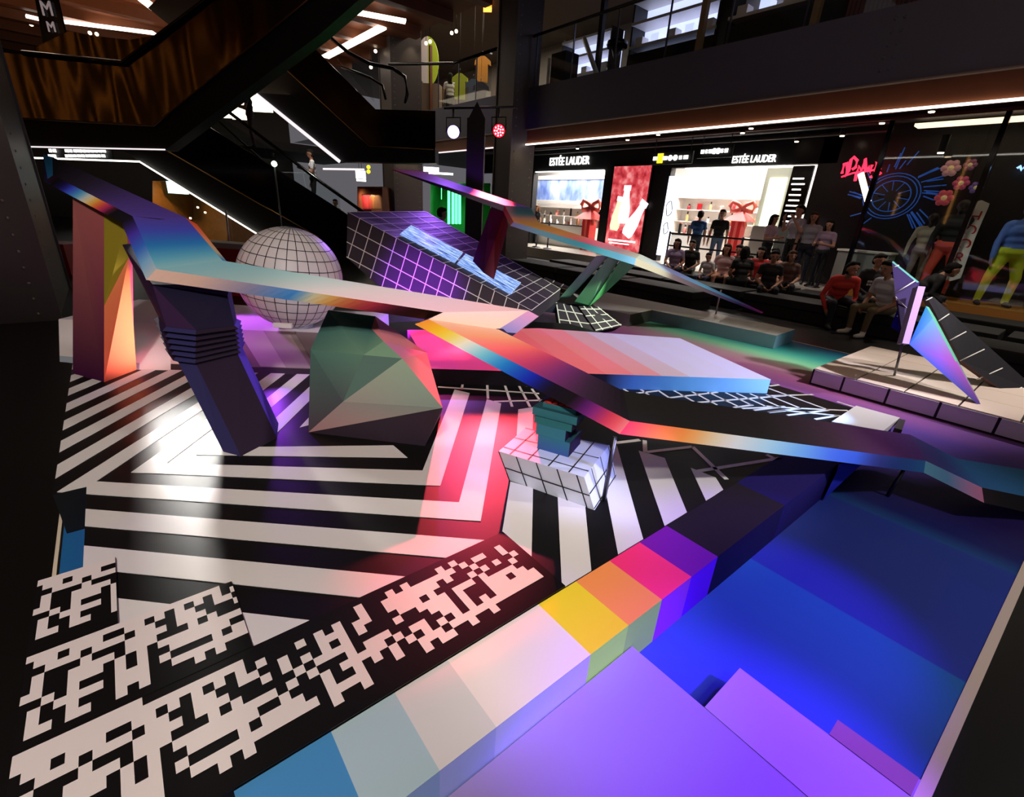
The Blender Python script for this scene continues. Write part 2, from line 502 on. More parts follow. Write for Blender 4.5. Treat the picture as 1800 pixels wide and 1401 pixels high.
# ---- colour block beam along the deck edge
beam = thing('colour_block_beam', 'long kerb beam of coloured blocks from blue through white, yellow and pink to black', 'beam', (1.2, 0.8, ZB))
bx = [-0.03, 0.209, 0.4, 0.587, 0.988, 1.193, 1.402, 1.615, 1.83, 2.53, 3.3, 4.62]
tops = [(72, 142, 196), (172, 196, 204), (218, 212, 210), (244, 228, 222), (250, 222, 50), (255, 155, 82), (255, 55, 115), (120, 25, 150), (34, 26, 34), (28, 18, 90), (24, 14, 60)]
frs = [(80, 150, 205), (150, 180, 225), (170, 185, 240), (190, 200, 250), (170, 255, 100), (150, 225, 100), (150, 60, 220), (100, 20, 240), (16, 10, 60), (22, 14, 90), (22, 14, 90)]  # front faces, with the blue and cyan light put into their colour
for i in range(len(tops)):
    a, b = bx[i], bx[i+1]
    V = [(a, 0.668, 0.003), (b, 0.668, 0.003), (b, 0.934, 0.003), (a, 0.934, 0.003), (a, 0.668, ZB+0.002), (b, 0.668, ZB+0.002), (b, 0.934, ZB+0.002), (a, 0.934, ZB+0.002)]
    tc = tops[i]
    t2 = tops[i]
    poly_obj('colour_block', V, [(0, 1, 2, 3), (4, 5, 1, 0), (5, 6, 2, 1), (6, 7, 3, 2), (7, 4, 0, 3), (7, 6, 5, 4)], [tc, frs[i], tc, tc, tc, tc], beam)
# ---- pixel pattern boards
BM = ['##########............................................', '###################............#...#.#....#.#.........', '.##.###..##.#.#.#.#.#...#.#.#..#..##########.#.##..#..', '..###.###.##..##..##..#...###.##..#######.#...#....#..', '.#...#...####.###...#.#.#.#.#.#....###.#.....#.#.#..#.', '.#..####.###...#.#.....#.####.....#..####.###.#....#..', '##..###.#.#.#########.#.#...#.###.....###.#...#####...', '..#.#...#.#..######..#...#.#####.#.##..##.#...###.##..', '.#.####.###.#....#.####..#..#.#.#.#.#.#.#.#.#.#######.', '.#..#...###..###########.####...#..###.##############.', '.##.##..#.#....#.#.......#..#......#.##..#..#.........', '......................................................']
XC = [(-1, -.4598), (0, -.4328), (11, -.1355), (21, .1485), (34, .5418), (44, .8507), (52, 1.097), (53, 1.128), (60, 1.34)]
def xcol(i):
    for (a, xa), (b, xb) in zip(XC, XC[1:]):
        if i <= b: return xa+(xb-xa)*(i-a)/(b-a)
BOARD = mat('pixel_board_black', (19, 17, 16), 0.26, var=0.12, vscale=5)
PIXW = mat('pixel_white', (232, 220, 212), 0.28)
def pixboard(label, x0, x1, y0, y1, zt, band, jmin, jmax):
    t = thing('pixel_board', label, 'board', ((x0+x1)/2, (y0+y1)/2, 0), 'pixel pattern boards at the front left')
    prism('board', [(x0, y0), (x1, y0), (x1, y1), (x0, y1)], 0.001, zt, BOARD, t)
    V, Fc = [], []
    for r in range(jmin, jmax):
        yt, yb = 1.345+0.386*band-0.0322*r, 1.345+0.386*band-0.0322*(r+1)
        row = BM[r % 12]
        if r < 0: yt, yb = yt, yb
        c = 0
        while c < 54:
            if row[c] != '#': c += 1; continue
            e = c
            while e < 54 and row[e] == '#': e += 1
            xa, xb = xcol(c-1)-0.0045*band, xcol(e-1)-0.0045*band
            xa, xb = max(xa, x0+0.001), min(xb, x1-0.001)
            ya, yc = max(yb, y0+0.001), min(yt, y1-0.001)
            if xb > xa+0.001 and yc > ya+0.001:
                k = len(V)
                V += [(xa, ya, zt+0.0012), (xb, ya, zt+0.0012), (xb, yc, zt+0.0012), (xa, yc, zt+0.0012)]
                Fc.append((k, k+1, k+2, k+3))
            c = e
    mesh('white_pixels', V, Fc, PIXW, t)
pixboard('long black board with white pixel pattern along the coloured beam', -0.455, 1.135, 0.937, 1.345, 0.010, 0, 0, 12)
pixboard('middle black board with white pixel pattern, between the long board and small board', -0.4565, 0.10, 1.3455, 1.697, 0.011, 1, 0, 12)
pixboard('small black board with white pixel pattern nearest the blue notch', -0.458, -0.236, 1.6975, 2.09, 0.012, 2, 0, 12)

# ---- main ribbon
def vd(l): return [pd(*p) for p in l]
rib = thing('rainbow_ribbon', 'long folded rainbow gradient ribbon zigzagging across the stage on legs', 'sculpture', (1.5, 2.2, 0))
K0 = (24, 22, 26)
slab('ribbon_panel', vd([(93, 308, 3.62), (233, 380, 3.2), (327, 383, 3.5), (92, 276, 3.75)]), vd([(77, 319, 3.58), (213, 391, 3.16), (322, 392, 3.55), (76, 272, 3.8)]),
     [(0, (34, 32, 40)), (0.35, (52, 44, 66)), (0.7, (84, 62, 140)), (1, (96, 74, 178))],
     [(0, (60, 30, 60)), (0.1, K0), (0.22, (40, 30, 120)), (0.3, (70, 90, 240)), (0.42, (90, 190, 240)), (0.52, (255, 245, 225)), (0.6, (255, 200, 90)), (0.68, (250, 100, 60)), (0.75, (190, 50, 110)), (0.83, K0), (1, (30, 24, 34))], rib, ends=((40, 120, 180), K0))
slab('ribbon_panel', vd([(233, 380, 3.2), (275, 473, 2.7), (391, 458, 3.0), (327, 383, 3.5)]), vd([(213, 391, 3.16), (257, 492, 2.66), (402, 464, 2.99), (346, 394, 3.46)]),
     [(0, (98, 76, 182)), (0.3, (80, 88, 212)), (0.6, (50, 140, 214)), (0.85, (110, 195, 222)), (1, (160, 216, 222))],
     [(0, (30, 24, 34)), (0.3, (84, 60, 190)), (0.55, (62, 115, 220)), (0.8, (140, 195, 235)), (1, (205, 215, 225))], rib,
     fstops=[(0, (240, 90, 60)), (0.5, (245, 150, 90)), (0.8, (200, 190, 150)), (1, (40, 130, 200))])
Ct = [(0, (150, 212, 222)), (0.25, (185, 222, 218)), (0.5, (238, 226, 222)), (0.75, (252, 214, 216)), (1, (255, 208, 208))]
Cs_ = [(0, (235, 195, 178)), (0.15, (222, 182, 165)), (0.32, (150, 142, 172)), (0.47, (70, 145, 215)), (0.54, (240, 228, 180)), (0.6, (250, 190, 100)), (0.68, (245, 120, 85)), (0.76, (225, 65, 95)), (0.85, (90, 36, 60)), (0.92, (46, 26, 20)), (1, (96, 66, 30))]
slab('ribbon_panel', vd([(275, 473, 2.7), (779, 549, 2.98), (929, 546, 3.35), (391, 458, 3.0)]), [pd(257, 492, 2.66), pd(745, 561, 3.08), pd(929, 546, 3.35)-Vector((0, 0, 0.06)), pd(388, 466, 3.05)], Ct, Cs_, rib, n=32)
slab('ribbon_panel', vd([(779, 549, 2.98), (753, 561, 2.93), (876, 579, 3.16), (929, 546, 3.35)]), [pd(745, 562, 3.08), pd(753, 561, 2.93)-Vector((0, 0, 0.05)), pd(899, 592, 3.15), pd(947, 556, 3.38)],
     [(0, (255, 208, 206)), (1, (255, 198, 176))], [(0, (60, 40, 90)), (1, (60, 40, 90))], rib, n=6, fstops=[(0, (235, 160, 205)), (0.5, (190, 150, 205)), (1, (130, 130, 195))])
slab('ribbon_panel', vd([(753, 561, 2.93), (1107, 740, 2.3), (1096, 687, 2.52), (876, 579, 3.16)]), vd([(729, 570, 2.92), (1089, 763, 2.27), (1105, 700, 2.54), (899, 592, 3.15)]),
     [(0, (255, 198, 168)), (0.18, (254, 165, 125)), (0.36, (250, 105, 100)), (0.5, (205, 65, 105)), (0.65, (125, 48, 115)), (0.8, (58, 36, 58)), (1, (26, 22, 24))],
     [(0, (250, 150, 60)), (0.1, (250, 190, 40)), (0.17, (245, 215, 90)), (0.26, (240, 232, 222)), (0.36, (120, 195, 215)), (0.47, (35, 125, 205)), (0.6, (24, 40, 185)), (0.68, (24, 14, 40)), (0.78, (22, 14, 20)), (0.86, (115, 32, 135)), (0.95, (240, 68, 78)), (1, (255, 130, 120))], rib, n=32)
slab('ribbon_panel', vd([(1107, 740, 2.3), (1627, 810, 3.0), (1600, 764, 3.3), (1096, 687, 2.52)]), vd([(1089, 763, 2.27), (1624, 831, 2.99), (1604, 778, 3.32), (1105, 700, 2.54)]),
     [(0, (26, 24, 22)), (0.4, (22, 16, 16)), (0.65, (50, 26, 46)), (0.85, (84, 36, 96)), (1, (76, 44, 110))],
     [(0, (238, 50, 80)), (0.08, (250, 110, 60)), (0.17, (255, 160, 70)), (0.24, (240, 220, 175)), (0.3, (240, 240, 235)), (0.42, (170, 220, 250)), (0.52, (110, 175, 250)), (0.64, (60, 105, 250)), (0.72, (48, 95, 240)), (0.8, (44, 52, 145)), (1, (48, 105, 165))], rib, n=32)
slab('ribbon_panel', vd([(1627, 810, 3.0), (1726, 857, 2.85), (1682, 806, 3.15), (1600, 764, 3.3)]), vd([(1624, 831, 2.99), (1730, 884, 2.82), (1686, 816, 3.16), (1604, 778, 3.32)]),
     [(0, (70, 52, 115)), (0.5, (52, 62, 125)), (1, (46, 96, 150))], [(0, (120, 200, 225)), (0.4, (110, 165, 210)), (0.75, (200, 150, 200)), (1, (225, 140, 180))], rib, n=10, bstop=(30, 30, 200))
slab('ribbon_panel', vd([(1726, 857, 2.85), (1900, 893, 2.95), (1900, 842, 3.3), (1682, 806, 3.15)]), vd([(1730, 884, 2.82), (1900, 922, 2.93), (1900, 852, 3.32), (1686, 816, 3.16)]),
     [(0, (46, 100, 155)), (1, (60, 130, 175))], [(0, (40, 26, 34)), (0.2, K0), (1, K0)], rib, n=8)
# ribbon props
def prop(name, base, top, r, label, m):
    t = tube(name, [base, top], r, m, None, 8)
    return t
STEEL = mat('dark_steel', (90, 88, 96), 0.35, 0.9)
b_ = pz(1061, 880); t_ = Vector((b_.x+0.01, b_.y, 0.37))
tube('prop_pole', [b_, t_], 0.012, STEEL, rib)
b_ = pz(1560, 872, ZB); tube('prop_pole', [b_, (b_.x+0.02, b_.y-0.02, -0.02)], 0.012, STEEL, rib)
# blue fin leg under the ribbon end
fv = [pd(1478, 815, 2.9), pd(1512, 818, 2.95), pz(1446, 880, ZB), pd(1462, 822, 3.2), pd(1490, 826, 3.2)]
poly_obj('fin_leg', fv, [(0, 1, 2), (3, 2, 4), (0, 2, 3), (1, 4, 2), (0, 3, 4, 1)], [(40, 50, 200), (30, 30, 120), (30, 30, 120), (30, 30, 120), (30, 30, 120)], rib)
# ---- orange pillar
pil = thing('leaning_pillar', 'tall orange, olive and plum pillar leaning under the ribbon end', 'pillar', tuple(pz(183, 672)))
B = [pz(128, 657), pz(183, 672), pz(240, 650), pz(236, 636)]
T = vd([(128, 345, 3.5), (183, 374, 3.36), (222, 392, 3.3), (232, 388, 3.6)])
mid = B[1].lerp(T[1], 0.46)
Mo = B[2].lerp(T[2], 0.79)
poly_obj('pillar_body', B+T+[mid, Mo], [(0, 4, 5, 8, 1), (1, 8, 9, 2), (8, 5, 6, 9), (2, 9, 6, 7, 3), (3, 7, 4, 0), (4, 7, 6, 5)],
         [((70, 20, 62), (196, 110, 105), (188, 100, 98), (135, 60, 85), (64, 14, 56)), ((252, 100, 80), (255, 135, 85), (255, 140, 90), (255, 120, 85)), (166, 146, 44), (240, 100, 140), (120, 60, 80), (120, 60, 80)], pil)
# ---- spiky dark leg
spk = thing('pleated_leg', 'dark violet faceted leg with pleated middle leaning under the ribbon', 'leg', tuple(pz(420, 800)))
def pr(name, ptsA, ptsB, cols, parent):
    n = len(ptsA)
    V = ptsA+ptsB
    Fc = [(i, (i+1) % n, n+(i+1) % n, n+i) for i in range(n)]+[tuple(range(n-1, -1, -1)), tuple(range(n, 2*n))]
    return poly_obj(name, V, Fc, cols+[(40, 30, 60)]*2, parent)
bs = [pz(393, 795), pz(424, 803), pz(487, 770), pz(490, 745), pz(452, 735), pz(396, 752)]
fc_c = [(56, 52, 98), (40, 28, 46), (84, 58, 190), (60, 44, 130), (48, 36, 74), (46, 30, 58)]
lvl1 = vd([(313, 636, 2.8), (345, 640, 2.78), (418, 622, 2.95), (424, 606, 3.05), (390, 600, 3.1), (300, 618, 2.95)])
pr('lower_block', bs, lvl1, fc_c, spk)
zz = [(0.0, 1.0), (0.5, 1.12)]
lo, hi = lvl1, vd([(292, 574, 2.74), (345, 580, 2.7), (412, 572, 2.85), (416, 560, 2.98), (385, 548, 3.05), (278, 556, 2.9)])
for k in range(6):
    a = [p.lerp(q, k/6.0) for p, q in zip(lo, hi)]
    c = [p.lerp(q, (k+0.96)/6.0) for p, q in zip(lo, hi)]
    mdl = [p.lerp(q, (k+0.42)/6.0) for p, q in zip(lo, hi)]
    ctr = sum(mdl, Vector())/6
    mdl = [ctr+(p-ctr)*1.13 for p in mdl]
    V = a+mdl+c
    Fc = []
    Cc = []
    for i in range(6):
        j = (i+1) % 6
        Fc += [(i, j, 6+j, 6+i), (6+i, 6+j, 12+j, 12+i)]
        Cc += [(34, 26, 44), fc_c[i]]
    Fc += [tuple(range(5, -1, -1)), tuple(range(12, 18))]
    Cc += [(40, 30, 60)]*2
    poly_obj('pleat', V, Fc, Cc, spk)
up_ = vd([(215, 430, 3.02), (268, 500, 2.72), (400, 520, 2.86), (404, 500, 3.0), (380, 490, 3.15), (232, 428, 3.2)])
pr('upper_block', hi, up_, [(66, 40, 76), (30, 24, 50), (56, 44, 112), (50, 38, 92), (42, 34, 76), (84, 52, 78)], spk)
# ---- green polyhedron
ply = thing('faceted_boulder', 'grey green faceted polyhedron standing under the middle of the ribbon', 'sculpture', tuple(pz(640, 770)))
v2, v6 = pz(542, 760), pz(747, 784)
PV = [pd(577, 545, 3.35), pd(660, 556, 3.35), pd(653, 578, 3.26), pd(674, 600, 3.15), pd(639, 624, 2.98), pd(546, 614, 3.12), v2, pd(603, 706, 2.86), pd(707, 630, 2.98), pd(778, 717, 2.75), v6, pd(750, 620, 3.3), pz(560, 745)+Vector((0.1, 0.35, 0)), pz(765, 745)+Vector((0.1, 0.1, 0)), pd(620, 560, 3.7)]
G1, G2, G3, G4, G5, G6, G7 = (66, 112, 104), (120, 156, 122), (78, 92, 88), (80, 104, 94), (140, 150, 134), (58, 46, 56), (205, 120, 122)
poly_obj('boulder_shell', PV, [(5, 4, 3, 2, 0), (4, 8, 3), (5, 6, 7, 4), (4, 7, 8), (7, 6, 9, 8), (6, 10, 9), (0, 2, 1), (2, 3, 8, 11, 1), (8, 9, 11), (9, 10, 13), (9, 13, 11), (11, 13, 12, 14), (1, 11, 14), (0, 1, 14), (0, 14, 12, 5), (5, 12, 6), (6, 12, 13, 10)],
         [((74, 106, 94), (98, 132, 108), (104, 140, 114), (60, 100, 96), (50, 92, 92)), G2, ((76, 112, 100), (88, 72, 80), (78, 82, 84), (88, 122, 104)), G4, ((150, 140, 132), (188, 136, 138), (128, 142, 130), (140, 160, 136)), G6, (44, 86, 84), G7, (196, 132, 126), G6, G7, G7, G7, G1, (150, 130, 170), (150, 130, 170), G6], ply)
# ---- plinth for the sphere, at the back left
plin = thing('back_plinth', 'low pale plinth with grey diagonal bands under the white globe', 'plinth', (0.6, 4.8, 0))
fl0 = [pz(105, 636), pz(245, 650), pz(300, 651), pz(420, 655), pz(640, 662)]
ZP = 0.215
ft0 = [pz(103, 561, ZP), pz(245, 567, ZP), pz(300, 571, ZP), pz(420, 580, ZP), pz(640, 588, ZP)]
bk = Vector((0.62, 0.80, 0))
V, Fc, Cs = [], [], []
for p, q in zip(fl0, ft0):
    V += [p, q, q+bk, Vector((q.x+bk.x, q.y+bk.y, 0)), p.lerp(q, 0.13)]
cw = [(236, 226, 222), (236, 226, 222), (205, 192, 190), (150, 132, 134)]
for i in range(4):
    a, b = 5*i, 5*i+5
    Fc += [(a, b, b+4, a+4), (a+4, b+4, b+1, a+1), (a+1, b+1, b+2, a+2), (a+2, b+2, b+3, a+3)]
    bc = (170, 180, 190) if i == 0 else (236, 226, 222) if i == 1 else (50, 44, 48)
    Cs += [(bc,)*4, (cw[i],)*4, ((225, 215, 225),)*4, ((200,)*3,)*4]
Fc += [(0, 4, 1, 2, 3), (20, 23, 22, 21, 24)]
Cs += [((220,)*3,)*5]*2
mesh('plinth_body', V, Fc, PRINT, plin, cols=Cs)
# diagonal printed bands on the front
A_, B_, A2_, B2_ = fl0[3], fl0[4], ft0[3], ft0[4]
nn = (B_-A_).cross(A2_-A_).normalized()
if nn.dot(CAM-A_) < 0: nn = -nn
def pq(u, v): return A_.lerp(B_, u).lerp(A2_.lerp(B2_, u), v)
for u0, c in [(-0.03, (206, 190, 186)), (0.17, (176, 158, 158)), (0.42, (120, 104, 110))]:
    q = [pq(u0+0.2, 0.14), pq(u0+0.4, 0.14), pq(u0+0.22, 0.995), pq(u0+0.02, 0.995)]
    extr('diagonal_band', [p+nn*0.004 for p in q], -nn*0.0036, mat('band_%d' % int(c[0]), c, 0.45), plin)
# ---- grid sphere
sc_ = pd(512, 489, 4.36)
SR = 0.455
sph = thing('grid_sphere', 'white globe with black latitude and longitude lines on the back plinth', 'sphere', tuple(sc_))
bmx = bmesh.new()
bmesh.ops.create_uvsphere(bmx, u_segments=64, v_segments=32, radius=SR)
me = bpy.data.meshes.new('globe')
bmx.to_mesh(me); bmx.free()
for p in me.polygons: p.use_smooth = True
me.materials.append(mat('globe_white', (230, 222, 220), 0.45))
tilt = Matrix.Rotation(radians(7), 3, FW)
o = link('globe', me, sph); o.rotation_euler = tilt.to_euler()
V, Fc = [], []
def band(pts, nrm_w):
    n = len(pts)
    for i in range(n):
        a, b = pts[i], pts[(i+1) % n] if nrm_w[1] else pts[min(i+1, n-1)]
        if a == b: continue
        t = (b-a).normalized()
        s = t.cross(a.normalized())*nrm_w[0]
        k = len(V)
        V.extend([tilt @ (a-s), tilt @ (b-s), tilt @ (b+s), tilt @ (a+s)])
        Fc.append((k, k+1, k+2, k+3))
rr = SR*1.003
for i in range(1, 15):
    th = pi*i/15
    band([Vector((sin(th)*cos(a), sin(th)*sin(a), cos(th)))*rr for a in [2*pi*k/72 for k in range(72)]], (0.0032, True))
for k in range(30):
    a = 2*pi*k/30
    band([Vector((sin(t)*cos(a), sin(t)*sin(a), cos(t)))*rr for t in [pi*j/36 for j in range(37)]], (0.0032, False))
off = Vector(sph.location)
mesh('grid_lines', [v+off for v in V], Fc, JOINT, sph)
lathe('foot_ring', [(0.14, -0.02), (0.15, 0.0), (0.15, 0.03), (0.13, 0.045)], (sc_.x, sc_.y, sc_.z-SR-0.01), mat('foot_white', (220, 215, 220), 0.5), sph)
box('bracket', pd(497, 572, 4.15), (0.03, 0.16, 0.04), WHITE2, sph, rz=0.9)
# ---- pink to lilac slab
sl = thing('gradient_slab', 'flat slab printed coral to lilac with pale blue front, behind the ribbon', 'platform', (3.2, 2.9, 0))
zt = 0.134
fa, fb = pz(756, 648, zt), pz(1355, 667, zt)
ba, bb, bc_ = pz(716, 580, zt), pz(947, 577, zt), pz(1195, 594.5, zt)
stp = [(0, (250, 90, 150)), (0.2, (255, 90, 120)), (0.42, (255, 120, 125)), (0.58, (252, 150, 150)), (0.66, (225, 185, 185)), (0.75, (222, 212, 232)), (1, (224, 216, 255))]
Cq, V, Fc, Cs = 24, [], [], []
for i in range(Cq+1):
    t = i/Cq
    f = fa.lerp(fb, t)
    g = (ba.lerp(bb, t/0.5) if t < 0.5 else bb.lerp(bc_, (t-0.5)/0.5))
    V += [f, g, Vector((f.x, f.y, 0.001)), Vector((g.x, g.y, 0.001))]
side = [(0, K0), (0.44, K0), (0.5, (30, 30, 60)), (0.56, (80, 130, 230)), (0.72, (120, 190, 240)), (1, (175, 215, 250))]
for i in range(Cq):
    a, b = 4*i, 4*i+4
    t0, t1 = i/Cq, (i+1)/Cq
    q = math.floor(t0*12)/12
    c0 = cl(stp, q+0.02); c1 = cl(stp, q+0.06)
    Fc += [(a, b, b+1, a+1), (a+2, b+2, b, a), (a+1, b+1, b+3, a+3)]
    Cs += [(c0, c0, c1, c1), (cl(side, t0), cl(side, t1), cl(side, t1), cl(side, t0)), ((200, 190, 210),)*4]
Fc += [(0, 1, 3, 2), (4*Cq, 4*Cq+2, 4*Cq+3, 4*Cq+1)]
Cs += [((200, 80, 140),)*4, ((200, 190, 250),)*4]
mesh('slab_body', V, Fc, PRINT, sl, cols=Cs)
# ---- white grid pedestal
ped = thing('grid_pedestal', 'white slanted pedestal with black grid lines in the middle of the stage', 'pedestal', (1.7, 1.5, 0))
zt = 0.17
T = [pz(876.6, 793, zt), pz(1027, 839, zt), pz(1071, 782, zt), pz(924, 752, zt)]
B = [pz(896, 844.5), pz(1045, 897), pz(1083, 838)]
B.append(B[0]+B[2]-B[1])
PW = mat('pedestal_white', (214, 218, 232), 0.35)
mesh('pedestal_body', T+B, [(0, 1, 2, 3), (4, 5, 1, 0), (5, 6, 2, 1), (6, 7, 3, 2), (7, 4, 0, 3), (7, 6, 5, 4)], PW, ped)
gridlines('grid_lines', [T[0], T[1], T[2], T[3]], (0.14, 0.36, 0.60, 0.83), (0.16, 0.55, 0.98), 0.007, JOINT, ped, 0.002)
gridlines('grid_lines', [B[0], B[1], T[1], T[0]], (0.0, 0.22, 0.46, 0.70, 0.92), (0.45,), 0.007, JOINT, ped, 0.002)
gridlines('grid_lines', [B[1], B[2], T[2], T[1]], (0.25, 0.6, 0.95), (0.05, 0.5), 0.007, JOINT, ped, 0.002)
# ---- teal pixel block
TB = thing('pixel_block', 'teal stepped pixel block with red light painted on its top, on the grid pedestal', 'sculpture', (1.75, 1.55, 0.17))
ux = (T[1]-T[0]).normalized(); uy = (T[3]-T[0]).normalized()
uy = (uy-ux*uy.dot(ux)).normalized(); uz = Vector((0, 0, 1))
org = pz(999, 804, zt)
def pbox(name, x0, x1, y0, y1, z0, z1, cols):
    V = [org+ux*x+uy*y+uz*z for x, y, z in [(x0, y0, z0), (x1, y0, z0), (x1, y1, z0), (x0, y1, z0), (x0, y0, z1), (x1, y0, z1), (x1, y1, z1), (x0, y1, z1)]]
    poly_obj(name, V, [(0, 1, 5, 4), (1, 2, 6, 5), (2, 3, 7, 6), (3, 0, 4, 7), (4, 5, 6, 7), (3, 2, 1, 0)], [cols[0], cols[1], cols[1], cols[1], cols[2], cols[1]], TB)
te, dkp, rd = ((70, 100, 160), (70, 100, 160), (60, 128, 142), (60, 128, 142)), (48, 30, 62), (44, 84, 92)
pbox('pixel_layer', -0.185, 0.0, 0.0, 0.19, 0.0, 0.085, (te, dkp, rd))
pbox('pixel_layer', -0.20, -0.03, 0.0, 0.17, 0.0855, 0.15, ((62, 132, 142), dkp, rd))
pbox('pixel_layer', -0.215, 0.0, 0.0, 0.19, 0.1505, 0.19, ((52, 122, 120), dkp, rd))
pbox('pixel_layer', -0.235, 0.02, 0.01, 0.22, 0.1905, 0.235, ((58, 126, 134), (40, 60, 80), (44, 84, 92)))
pbox('pixel_layer', -0.19, 0.0, 0.04, 0.26, 0.2355, 0.262, ((58, 126, 134), (40, 50, 70), (200, 60, 52)))
for k in range(5):  # red light on the block top, put into the top colour and streaks
    pbox('red_light_streak', -0.17+0.035*k, -0.17+0.035*k+0.022, 0.05, 0.25, 0.2625, 0.268+0.004*(k % 2), ((220, 70, 60), (190, 40, 45), (235, 60+15*(k % 2), 55)))
# ---- back ribbon
rb2 = thing('rear_ribbon', 'second rainbow ribbon at the back pointing down to the right', 'sculpture', (4.6, 4.9, -0.2))
slab('ribbon_panel', vd([(688, 297, 6.7), (887, 361, 6.2), (933, 365, 6.5), (740, 301, 6.9)]), vd([(690, 299, 6.7), (884, 371, 6.2), (930, 372, 6.6), (738, 304, 6.95)]),
     [(0, (190, 40, 70)), (0.25, (120, 60, 90)), (0.45, (125, 90, 220)), (0.6, (90, 50, 180)), (0.68, (160, 40, 80)), (0.82, (235, 60, 90)), (1, (130, 130, 190))], [(0, (160, 30, 60)), (0.2, (60, 20, 60)), (0.5, (60, 50, 90)), (0.75, (150, 145, 150)), (1, (170, 165, 190))], rb2)
slab('ribbon_panel', vd([(887, 361, 6.2), (903, 390, 5.9), (947, 391, 6.2), (933, 365, 6.5)]), vd([(884, 371, 6.2), (897, 397, 5.88), (946, 396, 6.25), (930, 372, 6.6)]),
     [(0, (110, 160, 200)), (0.45, (100, 170, 185)), (0.75, (250, 180, 160)), (1, (255, 190, 110))], [(0, (255, 80, 110)), (1, (255, 160, 160))], rb2, n=10)
slab('ribbon_panel', vd([(903, 390, 5.9), (1118, 454, 6.3), (1126, 447, 6.6), (947, 391, 6.2)]), vd([(897, 397, 5.88), (1115, 466, 6.28), (1124, 458, 6.65), (946, 396, 6.25)]),
     [(0, (255, 190, 100)), (0.3, (255, 170, 90)), (0.55, (240, 100, 130)), (0.8, (150, 100, 120)), (1, (150, 140, 140))], [(0, (170, 170, 220)), (0.2, (140, 190, 200)), (0.55, (70, 160, 165)), (0.85, (80, 130, 170)), (1, (110, 150, 200))], rb2)
slab('ribbon_panel', vd([(1118, 454, 6.3), (1340, 550, 7.2), (1342, 549, 7.22), (1126, 447, 6.6)]), vd([(1115, 466, 6.28), (1338, 551, 7.19), (1340, 551, 7.24), (1124, 458, 6.65)]),
     [(0, (165, 155, 160)), (0.3, (130, 140, 190)), (0.5, (110, 190, 220)), (0.75, (80, 130, 190)), (0.9, (140, 60, 200)), (1, (210, 60, 160))], [(0, (170, 150, 145)), (0.5, (110, 95, 95)), (0.8, (70, 60, 120)), (1, (170, 60, 180))], rb2)
poly_obj('strut', vd([(862, 366, 6.25), (888, 372, 6.2), (893, 398, 6.0), (868, 492, 5.9), (850, 480, 5.95), (830, 462, 6.1), (880, 372, 6.7), (850, 460, 6.5)]), [(0, 1, 4, 5), (1, 2, 3, 4), (0, 6, 1), (0, 5, 7, 6), (2, 6, 7, 3), (5, 4, 3, 7), (1, 6, 2)],
         [((100, 20, 90), (110, 24, 80), (50, 10, 40), (46, 8, 52)), ((150, 40, 60), (170, 50, 70), (120, 60, 70), (60, 20, 40)), (80, 20, 70), (60, 10, 60), (60, 10, 60), (60, 10, 60), (60, 10, 60)], rb2)
gb = pz(1010, 540, 0)
for (a0, a1, b0, b1, c0, c1) in [((1048, 450), (1072, 448), (1003, 520), (985, 522), (190, 196, 196), (150, 215, 160)), ((1072, 448), (1095, 447), (1038, 537), (1010, 530), (175, 225, 180), (120, 215, 140)), ((1095, 452), (1116, 466), (1058, 520), (1036, 538), (140, 230, 160), (100, 200, 120))]:
    f = [pd(*a0, 6.32), pd(*a1, 6.35), pd(*b0, 6.9), pd(*b1, 6.9)]
    n_ = FW*0.12
    V = f+[p+n_ for p in f]
    poly_obj('strut', V, [(0, 3, 2, 1), (4, 5, 6, 7), (0, 1, 5, 4), (1, 2, 6, 5), (2, 3, 7, 6), (3, 0, 4, 7)], [(c0, c1, c1, c0)]+[c1]*5, rb2)
b_ = pz(1258, 552, -0.03); t_ = pd(1263, 524, 7.0); tube('prop_pole', [b_, (b_.x, b_.y, t_.z+0.02)], 0.014, mat('pale_steel', (190, 190, 200), 0.3, 0.6), rb2)
# ---- dark grid box with screens
gbx = thing('grid_wedge', 'dark tilted wedge box with white grid lines and two screens on its slope', 'sculpture', tuple(pz(935, 548)))
GB = mat('grid_black', (62, 53, 60), 0.5, spec=0.2)
A0, A1 = pd(611, 373, 6.0), pd(934, 546, 5.65)      # front top edge
Bk0, Bk1 = pd(748, 372, 6.9), pd(985, 508, 6.6)     # far top edge
Lb = pd(609, 452, 5.9)
dn = (Lb-A0)
nF = (A1-A0).cross(dn).normalized()
if nF.dot(CAM-A0) < 0: nF = -nF
def ppl(u, v):     # onto the front plane
    k = ray(u, v); return CAM+k*((A0-CAM).dot(nF)/k.dot(nF))
FP = [(611, 373), (609, 452), (664, 501), (750, 566), (925, 575), (934, 546)]
FW3 = [ppl(*p) for p in FP]
bkv = (Bk0-A0)*0.9
V = FW3+[Bk0, Bk1, FW3[1]+bkv, FW3[2]+bkv, FW3[3]+bkv*0.8, Bk1+Vector((0, 0, -0.15))]
mesh('wedge_body', V, [(0, 1, 2, 3, 4, 5), (0, 5, 7, 6), (0, 6, 8, 1), (1, 8, 9, 2), (2, 9, 10, 3), (3, 10, 11, 4), (4, 11, 7, 5), (6, 7, 11, 10, 9, 8)], GB, gbx)
A1 = FW3[5]
gridlines('grid_lines', [A0, A1, Bk1, Bk0], [i/15 for i in range(0, 16)], (0.0, 0.25, 0.5, 0.75, 1.0), 0.011, LINEW, gbx, 0.004)
V, Fc = [], []
